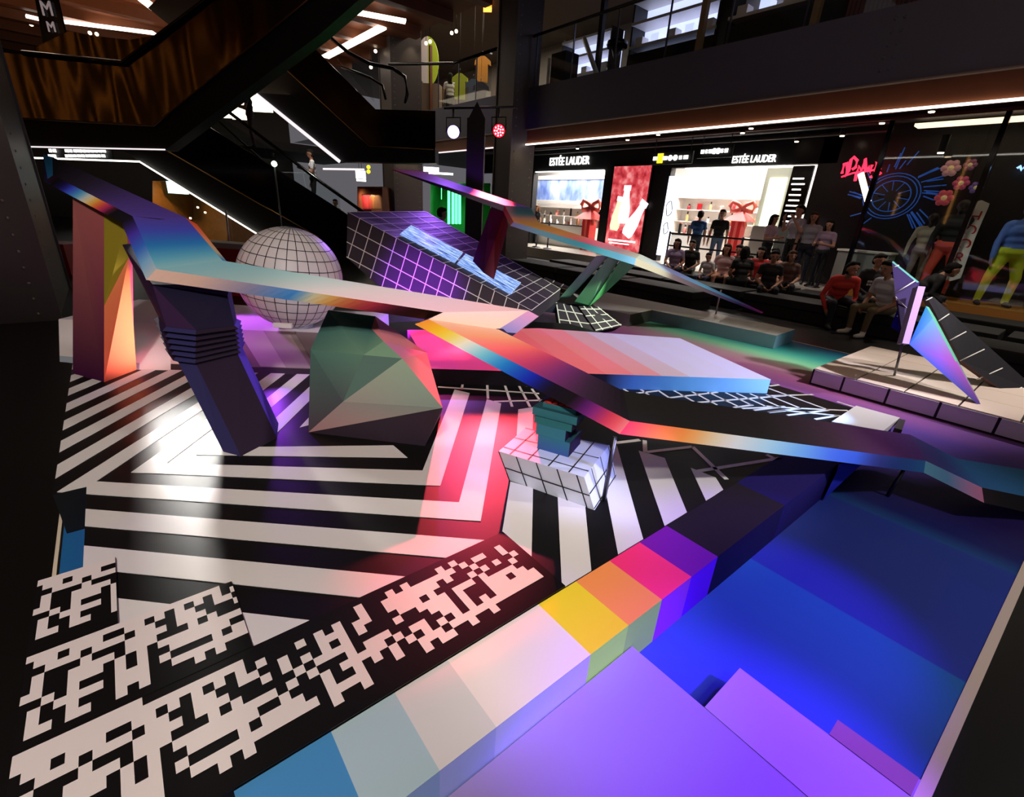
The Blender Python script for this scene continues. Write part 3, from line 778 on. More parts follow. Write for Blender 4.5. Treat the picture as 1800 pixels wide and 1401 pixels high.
def fstrip(p0, p1, wd=0.011):
    t = (p1-p0).normalized(); s = t.cross(nF)*wd/2
    k = len(V); V.extend([p0-s+nF*0.004, p1-s+nF*0.004, p1+s+nF*0.004, p0+s+nF*0.004]); Fc.append((k, k+1, k+2, k+3))
def clipseg(p, q, poly):
    ts = []
    for i in range(len(poly)):
        a, b = poly[i], poly[(i+1) % len(poly)]
        dx, dy = q[0]-p[0], q[1]-p[1]; ex, ey_ = b[0]-a[0], b[1]-a[1]
        den = dx*ey_-dy*ex
        if abs(den) < 1e-9: continue
        t = ((a[0]-p[0])*ey_-(a[1]-p[1])*ex)/den; s = ((a[0]-p[0])*dy-(a[1]-p[1])*dx)/den
        if -1e-6 <= s <= 1+1e-6: ts.append(t)
    ts = sorted(ts)
    return (ts[0], ts[-1]) if len(ts) > 1 else None
for i in range(16):
    s0 = pr0 = (611+(934-611)*i/15.0, 373+(546-373)*i/15.0)
    p = (s0[0], s0[1]); q = (s0[0]-0.30*300, s0[1]+300)
    r = clipseg(p, q, FP)
    if not r: continue
    e = r[1]
    if e > 0.01: fstrip(ppl(*p), ppl(p[0]+(q[0]-p[0])*e, p[1]+(q[1]-p[1])*e))
for j in range(1, 7):
    p = (560, 373+26.5*j-0.536*51); q = (960, p[1]+0.536*400)
    r = clipseg(p, q, FP)
    if not r: continue
    fstrip(ppl(p[0]+400*r[0], p[1]+(q[1]-p[1])*r[0]), ppl(p[0]+400*r[1], p[1]+(q[1]-p[1])*r[1]))
mesh('grid_lines', V, Fc, LINEW, gbx)
# screens
nT = (A1-A0).cross(Bk0-A0).normalized()
if nT.z < 0: nT = -nT
def tpl(u, v):
    k = ray(u, v); return CAM+k*((A0-CAM).dot(nT)/k.dot(nT))
def screen_mat():
    M = bpy.data.materials.new('glitch_screen'); M.use_nodes = True
    nt = M.node_tree; b = nt.nodes['Principled BSDF']
    uv = nt.nodes.new('ShaderNodeUVMap')
    mp = nt.nodes.new('ShaderNodeMapping'); mp.inputs['Scale'].default_value = (3.2, 13, 1)
    wn = nt.nodes.new('ShaderNodeTexNoise'); wn.inputs['Scale'].default_value = 1.0; wn.inputs['Detail'].default_value = 5; wn.inputs['Roughness'].default_value = 0.7
    cr = nt.nodes.new('ShaderNodeValToRGB')
    e = cr.color_ramp.elements
    e[0].position = 0.36; e[0].color = (0.01, 0.01, 0.02, 1)
    e[1].position = 0.66; e[1].color = (0.9, 0.95, 1, 1)
    x = e.new(0.44); x.color = (*lin((90, 120, 190)), 1)
    x = e.new(0.53); x.color = (*lin((130, 165, 225)), 1)
    nt.links.new(uv.outputs['UV'], mp.inputs['Vector']); nt.links.new(mp.outputs['Vector'], wn.inputs['Vector'])
    nt.links.new(wn.outputs['Fac'], cr.inputs['Fac']); nt.links.new(cr.outputs['Color'], b.inputs['Emission Color'])
    b.inputs['Emission Strength'].default_value = 1.25
    b.inputs['Base Color'].default_value = (0.01, 0.01, 0.01, 1); b.inputs['Roughness'].default_value = 0.2
    return M
SM = screen_mat()
def scr(name, q, parent):
    q = [tpl(*p)+nT*0.02 for p in q]
    o = extr(name, q, -nT*0.018, SM, parent)
    u = o.data.uv_layers.new(name='UVMap')
    cc = [(0, 0), (1, 0), (1, 1), (0, 1)]
    for i in range(4): u.data[i].uv = cc[i]
    return o
scr('screen', [(703, 413), (799, 463), (813, 446), (722, 398)], gbx)
scr('screen', [(803, 465), (897, 518), (915, 499), (818, 448)], gbx)
# small grid blocks at the wedge foot
gk = thing('grid_block_cluster', 'cluster of small dark grid blocks at the low end of the wedge', 'sculpture', tuple(pz(1010, 575, ZB)))
def cluster(front, vec, us, vs_):
    f = [pd(*p) for p in front]
    extr('dark_block', f, vec, GB, gk)
    gridlines('grid_lines', f, us, vs_, 0.016, LINEW, gk, -0.006)
    gridlines('grid_lines', f, us, vs_, 0.016, LINEW, gk, 0.006)
cluster([(978, 532, 6.9), (1016, 540, 6.9), (1046, 582, 6.8), (985, 575, 6.8)], FW*0.4, (0.0, 0.33, 0.66), (0.3, 0.7))
cluster([(1017, 538, 6.88), (1052, 540, 7.0), (1094, 572, 6.95), (1048, 583, 6.78)], FW*0.35, (0.25, 0.6, 0.95), (0.12, 0.4, 0.7, 0.95))
cluster([(914, 487, 6.85), (965, 507, 6.9), (931, 528, 6.75), (900, 521, 6.6)], FW*0.3, (0.2, 0.6), (0.3, 0.65))
cluster([(958, 487, 7.3), (1004, 505, 7.4), (985, 522, 7.2), (936, 518, 7.1)], FW*0.3, (0.35, 0.7), (0.3, 0.7))
extr('dark_slab', vd([(935, 528, 6.8), (1000, 512, 7.4), (1030, 535, 7.2), (980, 533, 6.88)]), (0, 0, -0.15), mat('slab_dark', (44, 40, 42), 0.4), gk)
extr('white_flag', vd([(905, 483, 7.2), (951, 490, 7.3), (941, 500, 7.2)]), FW*0.03, WHITE2, gk)
# ---- pale stepped bench at the back right
bn = thing('stepped_bench', 'long low grey white stepped bench at the back right of the stage', 'bench', (6.6, 3.6, ZB))
zt = -0.03
bt = [pz(u, v, zt) for u, v in [(1048, 541), (1108, 553), (1146, 545), (1365, 590), (1398, 579), (1067, 514), (1036, 528)]]
n = len(bt)
V = bt+[Vector((p.x, p.y, ZB+0.002)) for p in bt]
Cg = (176, 182, 182)
poly_obj('bench_body', V, [tuple(range(n))]+[(n+i, n+(i+1) % n, (i+1) % n, i) for i in range(n)], [((170, 165, 165), (205, 205, 195), (215, 215, 190), (205, 205, 195), (205, 205, 195), (165, 160, 165), (160, 155, 155))] + [(165, 165, 165), (70, 74, 62), ((120, 130, 140), (165, 185, 205), (165, 185, 205), (120, 130, 140)), (120, 160, 180), Cg, Cg, Cg], bn)
for u0, u1 in ((1232, 1260), (1318, 1345)):
    a, b = pz(u0, 0.2055*(u0-1146)+545, zt), pz(u1, 0.2055*(u1-1146)+545, zt)
    c = pz(u1+20, 0.195*(u1+20-1067)+514, zt); d = pz(u0+20, 0.195*(u0+20-1067)+514, zt)
    flat('tone_panel', [(p.x, p.y) for p in (a, b, c, d)], zt, mat('bench_tone', (190, 186, 165), 0.45), bn, 0.002)
# ---- small white block
sw = thing('white_step', 'small white wedge block beside the ribbon on the black grid floor', 'block', tuple(pz(1510, 740)))
q = [pz(u, v, 0.05) for u, v in [(1462, 741), (1553, 757), (1582, 734), (1505, 713)]]
extr('step_body', q, (0, 0, -0.047), WHITE2, sw)
extr('dark_end', [pz(u, v, 0.045) for u, v in [(1572, 752), (1586, 756), (1592, 738), (1580, 736)]], (0, 0, -0.043), mat('brown_end', (60, 52, 44), 0.5), sw)
# ---- white tiled platform
tp = thing('tiled_platform', 'white tiled platform with black joints at the right rear of the stage', 'platform', (6.8, 0.8, ZB))
x0, x1, y1 = 5.79, 7.8, 1.68
box('core', ((x0+x1)/2, y1/2-0.6, (ZB-0.052)/2), (x1-x0, y1+1.2, -0.052-ZB-0.002), JOINT, tp)
tl = 0.413
TW = mat('tile_white', (246, 224, 206), 0.35)
ym = y1
for j in range(7):
    ya, yb = y1-tl*(j+1), y1-tl*j
    for i in range(4):
        xa, xb = x0+(x1-x0)/4*i, x0+(x1-x0)/4*(i+1)
        g = 0.008
        gx = 0.003
        box('top_tile', ((xa+xb)/2, (ya+yb)/2, -0.0475), (xb-xa-2*gx, yb-ya-2*g, 0.012), TW, tp)
TS = mat('tile_side', (222, 216, 230), 0.4)
for a, b in [(1.67, 1.37), (1.37, 0.97), (0.97, 0.565), (0.565, 0.155), (0.155, -0.25), (-0.25, -0.66)]:
    box('side_tile', (x0-0.004, (a+b)/2, -0.13), (0.012, a-b-0.022, 0.15), TS, tp)
# ---- winged shard sculpture
wg = thing('winged_shard', 'dark winged shard with lilac spine and blue violet fin above the tiled platform', 'sculpture', (6.4, 0.9, -0.04))
D_ = 4.75
poly_obj('dark_wing', vd([(1568, 461, 4.9), (1612, 497, 4.9), (1604, 560, 4.8), (1584, 603, 4.72), (1574, 520, 4.9)])+vd([(1570, 459, 5.0), (1616, 496, 5.0), (1608, 560, 4.95), (1588, 600, 4.85), (1577, 520, 5.0)]),
         [(0, 4, 3, 2, 1), (5, 6, 7, 8, 9), (0, 1, 6, 5), (1, 2, 7, 6), (2, 3, 8, 7), (3, 4, 9, 8), (4, 0, 5, 9)], [(52, 32, 92)]+[(90, 160, 150)]*2+[(52, 32, 92)]*4, wg)
for a, b in [((1574, 515), (1608, 494)), ((1577, 556), (1605, 539)), ((1574, 522), (1602, 550)), ((1569, 471), (1580, 466))]:
    p, q = pd(*a, 4.86), pd(*b, 4.84)
    tube('wing_line', [p, q], 0.006, LINEW, wg, 6)
poly_obj('blue_fin', vd([(1577, 545, 4.9), (1566, 575, 4.9), (1581, 584, 4.9), (1580, 560, 5.0)]), [(0, 1, 2), (0, 2, 3), (0, 3, 1), (1, 3, 2)], [(50, 40, 210)]*4, wg)
sp = vd([(1614, 503, 4.68), (1627, 504, 4.70), (1598, 605, 4.62), (1586, 603, 4.60)])
V = sp+[p+FW*0.09+R2*0.02 for p in sp]
poly_obj('spine', V, [(0, 3, 2, 1), (4, 5, 6, 7), (0, 1, 5, 4), (1, 2, 6, 5), (2, 3, 7, 6), (3, 0, 4, 7)], [(192, 155, 235)]+[(140, 130, 150)]*5, wg)
poly_obj('gradient_fin', vd([(1628, 538, 4.74), (1598, 605, 4.66), (1730, 721, 4.36), (1680, 636, 4.6), (1640, 560, 4.8)])+vd([(1633, 540, 4.86), (1606, 605, 4.8), (1729, 719, 4.42), (1684, 634, 4.7), (1645, 560, 4.9)]),
         [(0, 1, 2, 3, 4), (5, 9, 8, 7, 6), (0, 4, 9, 5), (4, 3, 8, 9), (3, 2, 7, 8), (2, 1, 6, 7), (1, 0, 5, 6)],
         [((30, 120, 170), (40, 80, 240), (60, 40, 120), (165, 70, 180), (90, 150, 190))]+[(90, 170, 140)]*3+[(150, 90, 170)]*3, wg)
dw = vd([(1629, 522, 4.95), (1641, 522, 5.0), (1830, 692, 5.0), (1830, 735, 4.9), (1690, 634, 4.9)])
V = dw+[p+FW*0.06 for p in dw]
poly_obj('dark_wing', V, [(0, 4, 3, 2, 1), (5, 6, 7, 8, 9)]+[(i, (i+1) % 5, 5+(i+1) % 5, 5+i) for i in range(5)], [(26, 23, 30)]*2+[(96, 74, 70)]*5, wg)
for a, b in [((1628, 528), (1638, 523)), ((1650, 564), (1668, 552)), ((1670, 598), (1698, 583)), ((1688, 634), (1730, 614)), ((1717, 667), (1762, 647)), ((1768, 693), (1796, 681))]:
    tube('wing_line', [pd(*a, 4.9), pd(*b, 4.97)], 0.006, LINEW, wg, 6)
b_ = pz(1572, 660, -0.041); t_ = pd(1586, 606, 4.66)
tube('prop_pole', [(b_.x, b_.y, b_.z), t_], 0.012, STEEL, wg)
# ================================================================== MALL SHELL
STEELC = mat('riveted_steel', (92, 86, 84), 0.42, 0.3, var=0.08, vscale=2)
STEELD = mat('dark_beam_steel', (92, 96, 114), 0.45, 0.25, var=0.06, vscale=1.5)
BROWN = mat('brown_soffit_wood', (120, 70, 44), 0.5, var=0.2, vscale=3)
BLK = mat('matt_black', (9, 9, 10), 0.6)
BLKG = mat('gloss_black', (8, 8, 9), 0.18)
LED = mat('led_white', (255, 250, 240), 0.5, emit=(255, 246, 232), es=3.2)
LEDS = mat('led_soft', (255, 250, 245), 0.5, emit=(235, 225, 228), es=1.1)
def glass_mat(name, tint=(0.9, 0.95, 0.95), a=0.06):
    M = bpy.data.materials.new(name); M.use_nodes = True
    nt = M.node_tree; nt.nodes.remove(nt.nodes['Principled BSDF'])
    tr = nt.nodes.new('ShaderNodeBsdfTransparent'); tr.inputs['Color'].default_value = (*tint, 1)
    gl = nt.nodes.new('ShaderNodeBsdfGlossy'); gl.inputs['Roughness'].default_value = 0.03
    mx = nt.nodes.new('ShaderNodeMixShader'); mx.inputs['Fac'].default_value = a
    nt.links.new(tr.outputs[0], mx.inputs[1]); nt.links.new(gl.outputs[0], mx.inputs[2])
    nt.links.new(mx.outputs[0], nt.nodes['Material Output'].inputs['Surface'])
    MATS[name] = M
    return M
GLASS = glass_mat('clear_glass')
def bronze():
    M = bpy.data.materials.new('rippled_bronze'); M.use_nodes = True
    nt = M.node_tree; b = nt.nodes['Principled BSDF']
    b.inputs['Base Color'].default_value = (*lin((128, 104, 80)), 1)
    b.inputs['Metallic'].default_value = 1.0; b.inputs['Roughness'].default_value = 0.16
    tc = nt.nodes.new('ShaderNodeTexCoord')
    mp = nt.nodes.new('ShaderNodeMapping'); mp.inputs['Scale'].default_value = (1.5, 1.5, 0.35)
    n = nt.nodes.new('ShaderNodeTexNoise'); n.inputs['Scale'].default_value = 1.0; n.inputs['Detail'].default_value = 0.5
    bp = nt.nodes.new('ShaderNodeBump'); bp.inputs['Strength'].default_value = 0.6; bp.inputs['Distance'].default_value = 0.22
    nt.links.new(tc.outputs['Object'], mp.inputs['Vector']); nt.links.new(mp.outputs['Vector'], n.inputs['Vector'])
    nt.links.new(n.outputs['Fac'], bp.inputs['Height']); nt.links.new(bp.outputs['Normal'], b.inputs['Normal'])
    return M
BRONZE = bronze()
def st(o): return tag(o, kind='structure')
def rivets(name, lines, n, parent, m, r=0.022, nrm=(0, -1, 0)):
    V, Fc = [], []
    nv = Vector(nrm); t = Vector((0, 0, 1)); s = nv.cross(t)
    for a, b in lines:
        a, b = Vector(a), Vector(b)
        for i in range(n):
            c = a.lerp(b, (i+0.5)/n)
            k = len(V)
            V += [c+s*r*cos(q)+t*r*sin(q) for q in [2*pi*j/6 for j in range(6)]] + [c+s*r*0.5*cos(q)+t*r*0.5*sin(q)+nv*r*0.6 for q in [2*pi*j/6 for j in range(6)]]
            Fc += [(k+j, k+(j+1) % 6, k+6+(j+1) % 6, k+6+j) for j in range(6)]+[tuple(k+6+j for j in range(6))]
    return tag(mesh(name, V, Fc, m, parent), kind='stuff')
RIV = mat('rivet_head', (150, 142, 136), 0.35, 0.6)
def column(label, x0, y0, sx, sy, z0, z1, face, rv, lit=True):
    c = thing('riveted_column', label, 'column', (x0+sx/2, y0+sy/2, z0))
    # I section look: core box with flange plates
    box('shaft', (x0+sx/2, y0+sy/2, (z0+z1)/2), (sx-0.06, sy-0.06, z1-z0), STEELC, c)
    box('flange', (x0+sx/2, y0+0.02, (z0+z1)/2), (sx, 0.04, z1-z0), STEELC, c)
    box('flange', (x0+sx/2, y0+sy-0.02, (z0+z1)/2), (sx, 0.04, z1-z0), STEELC, c)
    if face == 'y':
        rivets('rivet_rows', [((x0+0.13, y0, z0), (x0+0.13, y0, z1)), ((x0+sx-0.13, y0, z0), (x0+sx-0.13, y0, z1))], rv, c, RIV)
    else:
        rivets('rivet_rows', [((x0+sx-0.2, y0, z0), (x0+sx-0.2, y0, z1)), ((x0+0.4, y0, z0), (x0+0.4, y0, z1))], rv, c, RIV, 0.02)
        rivets('rivet_rows', [((x0+sx-0.03, y0+sy*0.28, z0), (x0+sx-0.03, y0+sy*0.28, z1))], rv, c, RIV, 0.02, (1, 0, 0))
    return c
column('tall riveted steel column beside the stage, at the left edge', -2.4, 8.1, 1.70, 2.6, -0.25, 9, 'x', 50)
column('tall riveted steel column beside the red stage lamp and cosmetics shop', 8.98, 11.35, 0.86, 0.8, -0.25, 12, 'y', 60)
cB = pd(692, 300, 18.0)
column('tall riveted steel column behind the escalator landing in the centre', cB.x, cB.y, 1.25, 1.0, -0.25, 12, 'y', 60)
bmL = box('hanging_bulkhead', (-2.15, 7.3, 4.75), (1.9, 1.2, 3.1), mat('bulkhead_grey', (80, 76, 88), 0.5), None)
tag(bmL, 'dark grey bulkhead hanging at the top left corner', 'bulkhead')
def downlight(loc, power, col=(1, 0.78, 0.5), size=75, tgt=None):
    spot('downlight', loc, tgt or (loc[0], loc[1], 0), power, col, size, 0.8, 0.03)
downlight((9.25, 11.05, 3.35), 14, tgt=(9.25, 11.33, 1.2)); downlight((9.62, 11.05, 3.35), 14, tgt=(9.62, 11.33, 1.2))
downlight((cB.x+0.35, cB.y-0.25, 3.2), 14, tgt=(cB.x+0.35, cB.y, 1)); downlight((cB.x+0.85, cB.y-0.25, 3.2), 14, tgt=(cB.x+0.85, cB.y, 1))
downlight((cB.x+0.35, cB.y-0.3, 7.0), 18, tgt=(cB.x+0.35, cB.y, 5)); downlight((cB.x+0.85, cB.y-0.3, 7.0), 18, tgt=(cB.x+0.85, cB.y, 5))
downlight((-0.9, 7.7, 2.8), 10, tgt=(-1.0, 8.1, 0.9))
# ---- right-hand facade with the upper floor edge
YA, YE = -7.0, 21.0
st(box('trim_1', (9.62, (YA+YE)/2, 3.985), (0.24, YE-YA, 0.99), STEELD))
st(box('trim_2', (9.60, (YA+YE)/2, 3.49), (0.3, YE-YA, 0.02), mat('ledge_metal', (150, 138, 128), 0.4, 0.5)))
st(box('trim_3', (9.64, (YA+YE)/2, 3.305), (0.2, YE-YA, 0.35), BROWN))
led = box('light_strip', (9.52, (YA+11.6)/2, 3.125), (0.05, 11.6-YA, 0.03), LED); tag(led, 'long white light strip under the upper floor edge, above the shops', 'light strip')
led = box('light_strip', (9.52, (12.5+16.4)/2, 3.125), (0.05, 3.9, 0.03), LEDS); tag(led, 'short white light strip beyond the steel column, by the green shop', 'light strip')
rv = rivets('fascia_bolts', [((9.5, 3.0+0.12*i+0.03*j, 3.6+0.0*j), (9.5, 3.0+0.12*i+0.03*j, 4.4)) for i in (0, 1) for j in (0,)], 5, None, STEELD, 0.03, (-1, 0, 0)); rv.name = 'trim_4'; tag(rv, kind='structure')
st(box('ceiling', (19.6, (YA+YE)/2, 4.1), (19.8, YE-YA+14, 0.75), mat('dark_ceiling', (22, 21, 22), 0.6, var=0.2)))
# exposed services under that ceiling
for i, (x, z, r, c) in enumerate([(10.3, 3.45, 0.05, (60, 58, 58)), (11.2, 3.55, 0.08, (40, 38, 40)), (12.2, 3.5, 0.05, (90, 40, 36)), (12.9, 3.6, 0.10, (48, 44, 46)), (13.6, 3.5, 0.04, (70, 66, 66))]):
    t = tube('ceiling_pipe', [(x, YA+1, z), (x, YE-3, z)], r, mat('pipe_%d' % i, c, 0.5, 0.3), None, 10)
    tag(t, ['grey conduit pipe under the dark ceiling nearest the light strip', 'dark air pipe under the shop ceiling', 'red sprinkler pipe under the shop ceiling', 'wide dark duct under the shop ceiling', 'thin grey pipe along the shop signs'][i], 'pipe')
SPT = mat('downlight_glow', (255, 235, 210), 0.4, emit=(255, 226, 190), es=6)
dl = None
for i, (u, v) in enumerate([(1103, 247), (1157, 238), (1320, 227), (1305, 235), (1550, 218), (1637, 198), (1653, 270), (1015, 262), (1400, 250), (1480, 240)]):
    p = pz(u, v, 3.42)
    if p.x < 9.8 or p.x > 14: p = px_(u, v, 12.0)
    t = thing('ceiling_downlight', 'small cylindrical downlight under the dark shop ceiling, '+['above the red screen', 'right of the yellow direction sign', 'above the small shop lettering, right lamp', 'above the small shop lettering, left lamp', 'above the red neon script', 'near the light strip, far right', 'lowest one, above the flowers', 'above the large shop lettering', 'left of the red neon script', 'between the light box and neon script'][i], 'light', tuple(p), 'downlights under the shop ceiling')
    lathe('can', [(0.06, 0.02), (0.065, 0.05), (0.065, 0.3)], p, BLK, t, 12)
    lathe('lens', [(0.045, 0.0), (0.05, 0.018)], p, SPT, t, 12)
# upper floor balustrade
br = thing('balcony_balustrade', 'glass balustrade with black handrail along the upper floor edge', 'balustrade', (9.55, 5, 4.48))
for i in range(13):
    y = 11.2-1.35*i
    box('glass_panel', (9.55, y-0.675, 5.05), (0.014, 1.31, 1.12), GLASS, br)
    box('post', (9.57, y, 5.05), (0.03, 0.03, 1.14), STEEL, br)
tube('handrail', [(9.55, 11.35, 5.64), (9.55, -6.3, 5.64)], 0.035, BLK, br)
# upper floor
st(box('floor_upper', (19.6, (YA+YE)/2+3, 4.478), (19.6, YE-YA+20, 0.004), mat('upper_floor', (70, 62, 56), 0.4)))
st(box('wall_upper', (17.0, 8, 6.6), (0.2, 50, 4.2), mat('upper_wall', (120, 112, 104), 0.7, var=0.1)))
st(box('ceiling_upper', (14.0, 12, 8.4), (12, 50, 0.2), mat('upper_ceiling', (96, 84, 74), 0.7, var=0.15)))
# ---- wooden ceiling over the escalator void
wc = box('ceiling_wood', (0.0, 26.0, 6.9), (19, 36, 0.1), mat('wood_ceiling', (110, 60, 34), 0.55, var=0.25, vscale=1.2)); st(wc)
for i in range(14):
    box('ceiling_batten', (0.0, 13.0+2.0*i, 6.7), (18.5, 0.35, 0.3), BROWN, wc)
def bar_px(label, a, b, z, wd=0.28):
    p, q = pz(*a, z), pz(*b, z)
    t = (q-p).normalized(); s = Vector((-t.y, t.x, 0))*wd/2
    o = prism('ceiling_light_bar', [tuple((p-s)[:2]), tuple((q-s)[:2]), tuple((q+s)[:2]), tuple((p+s)[:2])], z, z+0.06, LED)
    tag(o, label, 'ceiling light')
bar_px('long white light bar on the wooden ceiling above the escalator landing', (98, 38), (272, 60), 6.45)
bar_px('short white light bar beside the hanging signs at top left', (46, 30), (76, 37), 6.45)
bar_px('slanted white light bar meeting the bronze escalator top', (252, 2), (303, 42), 6.45)
bar_px('white light bar at the top centre beside the column', (595, 18), (713, 40), 6.45)
bar_px('slanted white light bar on the wooden ceiling left of the column', (572, 102), (672, 50), 6.45)
# the same ceiling carried on over the stage
wc2 = box('ceiling_atrium', (1.0, 1.0, 9.3), (17, 14, 0.1), mat('wood_ceiling', (110, 60, 34), 0.55, var=0.25, vscale=1.2)); st(wc2)
LEDFILL = mat('led_warm_fill', (255, 226, 180), 0.5, emit=(255, 214, 160), es=1.6)
for i in range(7):
    box('ceiling_batten', (1.0, -5.0+2.0*i, 9.1), (16.5, 0.35, 0.3), BROWN, wc2)
for i in range(6):
    o = box('ceiling_light_bar', (-3.5+1.9*i, -1.0+0.5*(i % 2), 8.9), (0.22, 7.0, 0.08), LEDFILL)  # unseen glowing bars, added as reflections for the bronze escalator
    tag(o, 'unseen added warm light bar on the ceiling over the stage, %s from the left wall' % ['first', 'second', 'third', 'fourth', 'fifth', 'sixth'][i], 'ceiling light', 'unseen light bars added over the stage')
# ---- escalators
def esc_poly(name, pts, D, depth, m, parent):
    f = [pn(u, v, D) for u, v in pts]
    return extr(name, f, NE*depth, m, parent)
def esc_line(name, pts, D, r, m, parent, flat_=1.0):
    return tube(name, [pn(u, v, D) for u, v in pts], r, m, parent, 8)
e1 = thing('escalator', 'upper escalator with rippled bronze side rising to the top, above the stage', 'escalator', tuple(pn(270, 263, 10.5)))
esc_poly('side_panel', [(-40, 88), (216, 112), (372, -5), (620, -190), (770, -190), (515, 20), (270, 220), (-40, 203)], 10.5, 0.03, BRONZE, e1)
esc_poly('truss', [(-40, 203), (270, 220), (515, 20), (770, -190), (880, -190), (640, -8), (560, 62), (291, 263), (-40, 256)], 10.54, 0.35, BLK, e1)
esc_poly('inner_panel', [(60, 84), (120, 55), (165, 63), (228, 70), (272, 62), (330, 20), (218, 111), (60, 99)], 11.9, 0.03, BRONZE, e1)
esc_line('handrail', [(40, 93), (216, 111), (372, -7), (620, -192)], 10.46, 0.05, BLKG, e1)
esc_line('light_line', [(-40, 256), (290, 263)], 10.52, 0.014, LEDS, e1)
esc_line('edge_moulding', [(-40, 204), (270, 221), (515, 21), (700, -135)], 10.47, 0.02, mat('bronze_edge', (150, 112, 70), 0.3, 0.9), e1)
e3 = thing('escalator', 'lower escalator with dark glossy side, carrying the man in the white shirt', 'escalator', tuple(pn(610, 420, 13.5)))
DG = mat('dark_mirror_panel', (34, 30, 34), 0.16, 0.8, bump=(1.6, 0.25))
esc_poly('side_panel', [(230, 140), (355, 215), (600, 370), (640, 398), (640, 466), (560, 416), (290, 262), (180, 195)], 13.5, 0.03, DG, e3)
esc_poly('truss', [(180, 195), (290, 262), (560, 416), (640, 466), (640, 520), (545, 478), (455, 414), (245, 284), (120, 200)], 13.52, 0.4, BLK, e3)
esc_poly('step_band', [(230, 152), (640, 410), (640, 440), (230, 182)], 14.1, 0.9, mat('step_metal', (58, 56, 56), 0.4, 0.7), e3)
for k in range(4):
    a, b = k/4, (k+1)/4-0.01
    def tp_(t): return (330+(600-330)*t, 170+(340-170)*t)
    def bt_(t): return (355+(600-355)*t, 215+(370-215)*t)
    esc_poly('glass_panel', [tp_(a), tp_(b), bt_(b), bt_(a)], 13.55, 0.015, GLASS, e3)
esc_line('handrail', [(260, 120), (388, 186), (565, 321), (640, 374), (690, 400)], 13.5, 0.045, BLKG, e3)
esc_line('handrail', [(240, 115), (369, 199), (492, 310)], 14.7, 0.03, BLKG, e3)
esc_line('light_line', [(45, 277), (245, 284), (458, 415)], 13.45, 0.022, LED, e3)
esc_line('edge_moulding', [(290, 263), (560, 417)], 13.46, 0.016, mat('gold_edge', (170, 130, 70), 0.3, 0.9), e3)
e2 = thing('escalator', 'far escalator with dark mirrored side coming down to the upper floor landing', 'escalator', tuple(pn(660, 280, 15.5)))
DG2 = mat('dark_bronze_panel', (54, 44, 42), 0.18, 0.9, bump=(1.2, 0.4))
esc_poly('side_panel', [(390, -80), (490, 22), (660, 192), (765, 195), (765, 262), (650, 256), (480, 100), (320, -46)], 15.5, 0.03, DG2, e2)
esc_poly('truss', [(320, -46), (480, 100), (650, 256), (765, 262), (765, 287), (640, 285), (597, 284), (430, 150), (260, 14)], 15.52, 0.4, BLK, e2)
esc_line('handrail', [(440, -60), (540, 32), (612, 92), (650, 112), (690, 120), (712, 135), (716, 165), (712, 182)], 15.5, 0.05, BLKG, e2)
esc_line('handrail', [(600, 118), (650, 136), (672, 150), (678, 175)], 16.6, 0.04, BLKG, e2)
esc_line('light_line', [(428, 148), (597, 284)], 15.45, 0.05, LEDS, e2)
esc_line('edge_moulding', [(480, 101), (650, 257), (762, 263)], 15.46, 0.018, mat('gold_edge', (170, 130, 70), 0.3, 0.9), e2)
for a, b in [((500, 8), (560, 62)), ((562, 64), (650, 130))]:
    esc_poly('glass_panel', [a, b, (b[0]+8, b[1]+50), (a[0]+20, a[1]+28)], 15.56, 0.015, GLASS, e2)
# landing balustrade on the upper floor
lb = thing('landing_balustrade', 'glass balustrade on the upper floor landing beyond the stage lamps', 'balustrade', tuple(px_(800, 190, 9.55)))
yl = [px_(u, 190, 9.55).y for u in (862, 835, 805, 770)]
for a, b in zip(yl, yl[1:]):
    box('glass_panel', (9.56, (a+b)/2, 5.05), (0.014, b-a-0.04, 1.1), GLASS, lb)
    box('post', (9.57, b, 5.05), (0.03, 0.03, 1.14), STEEL, lb)
tube('handrail', [(9.55, yl[0]-0.2, 5.64), (9.55, yl[2]+0.3, 5.64), (8.2, yl[3]+0.9, 5.64)], 0.045, BLKG, lb)
# ---- far back walls
st(mesh('wall_back', [(-14, 34, -0.3), (9.6, 34, -0.3), (9.6, 34, 9), (-14, 34, 9)], [(0, 1, 2, 3)], mat('back_wall_dark', (26, 24, 24), 0.6, var=0.2)))
st(mesh('wall_left', [(-9, -6, -0.3), (-9, 34, -0.3), (-9, 34, 9), (-9, -6, 9)], [(0, 1, 2, 3)], mat('back_wall_dark', (26, 24, 24), 0.6)))
st(box('floor_mezzanine', (0.5, 25, 3.2), (18, 6, 0.3), BLK))
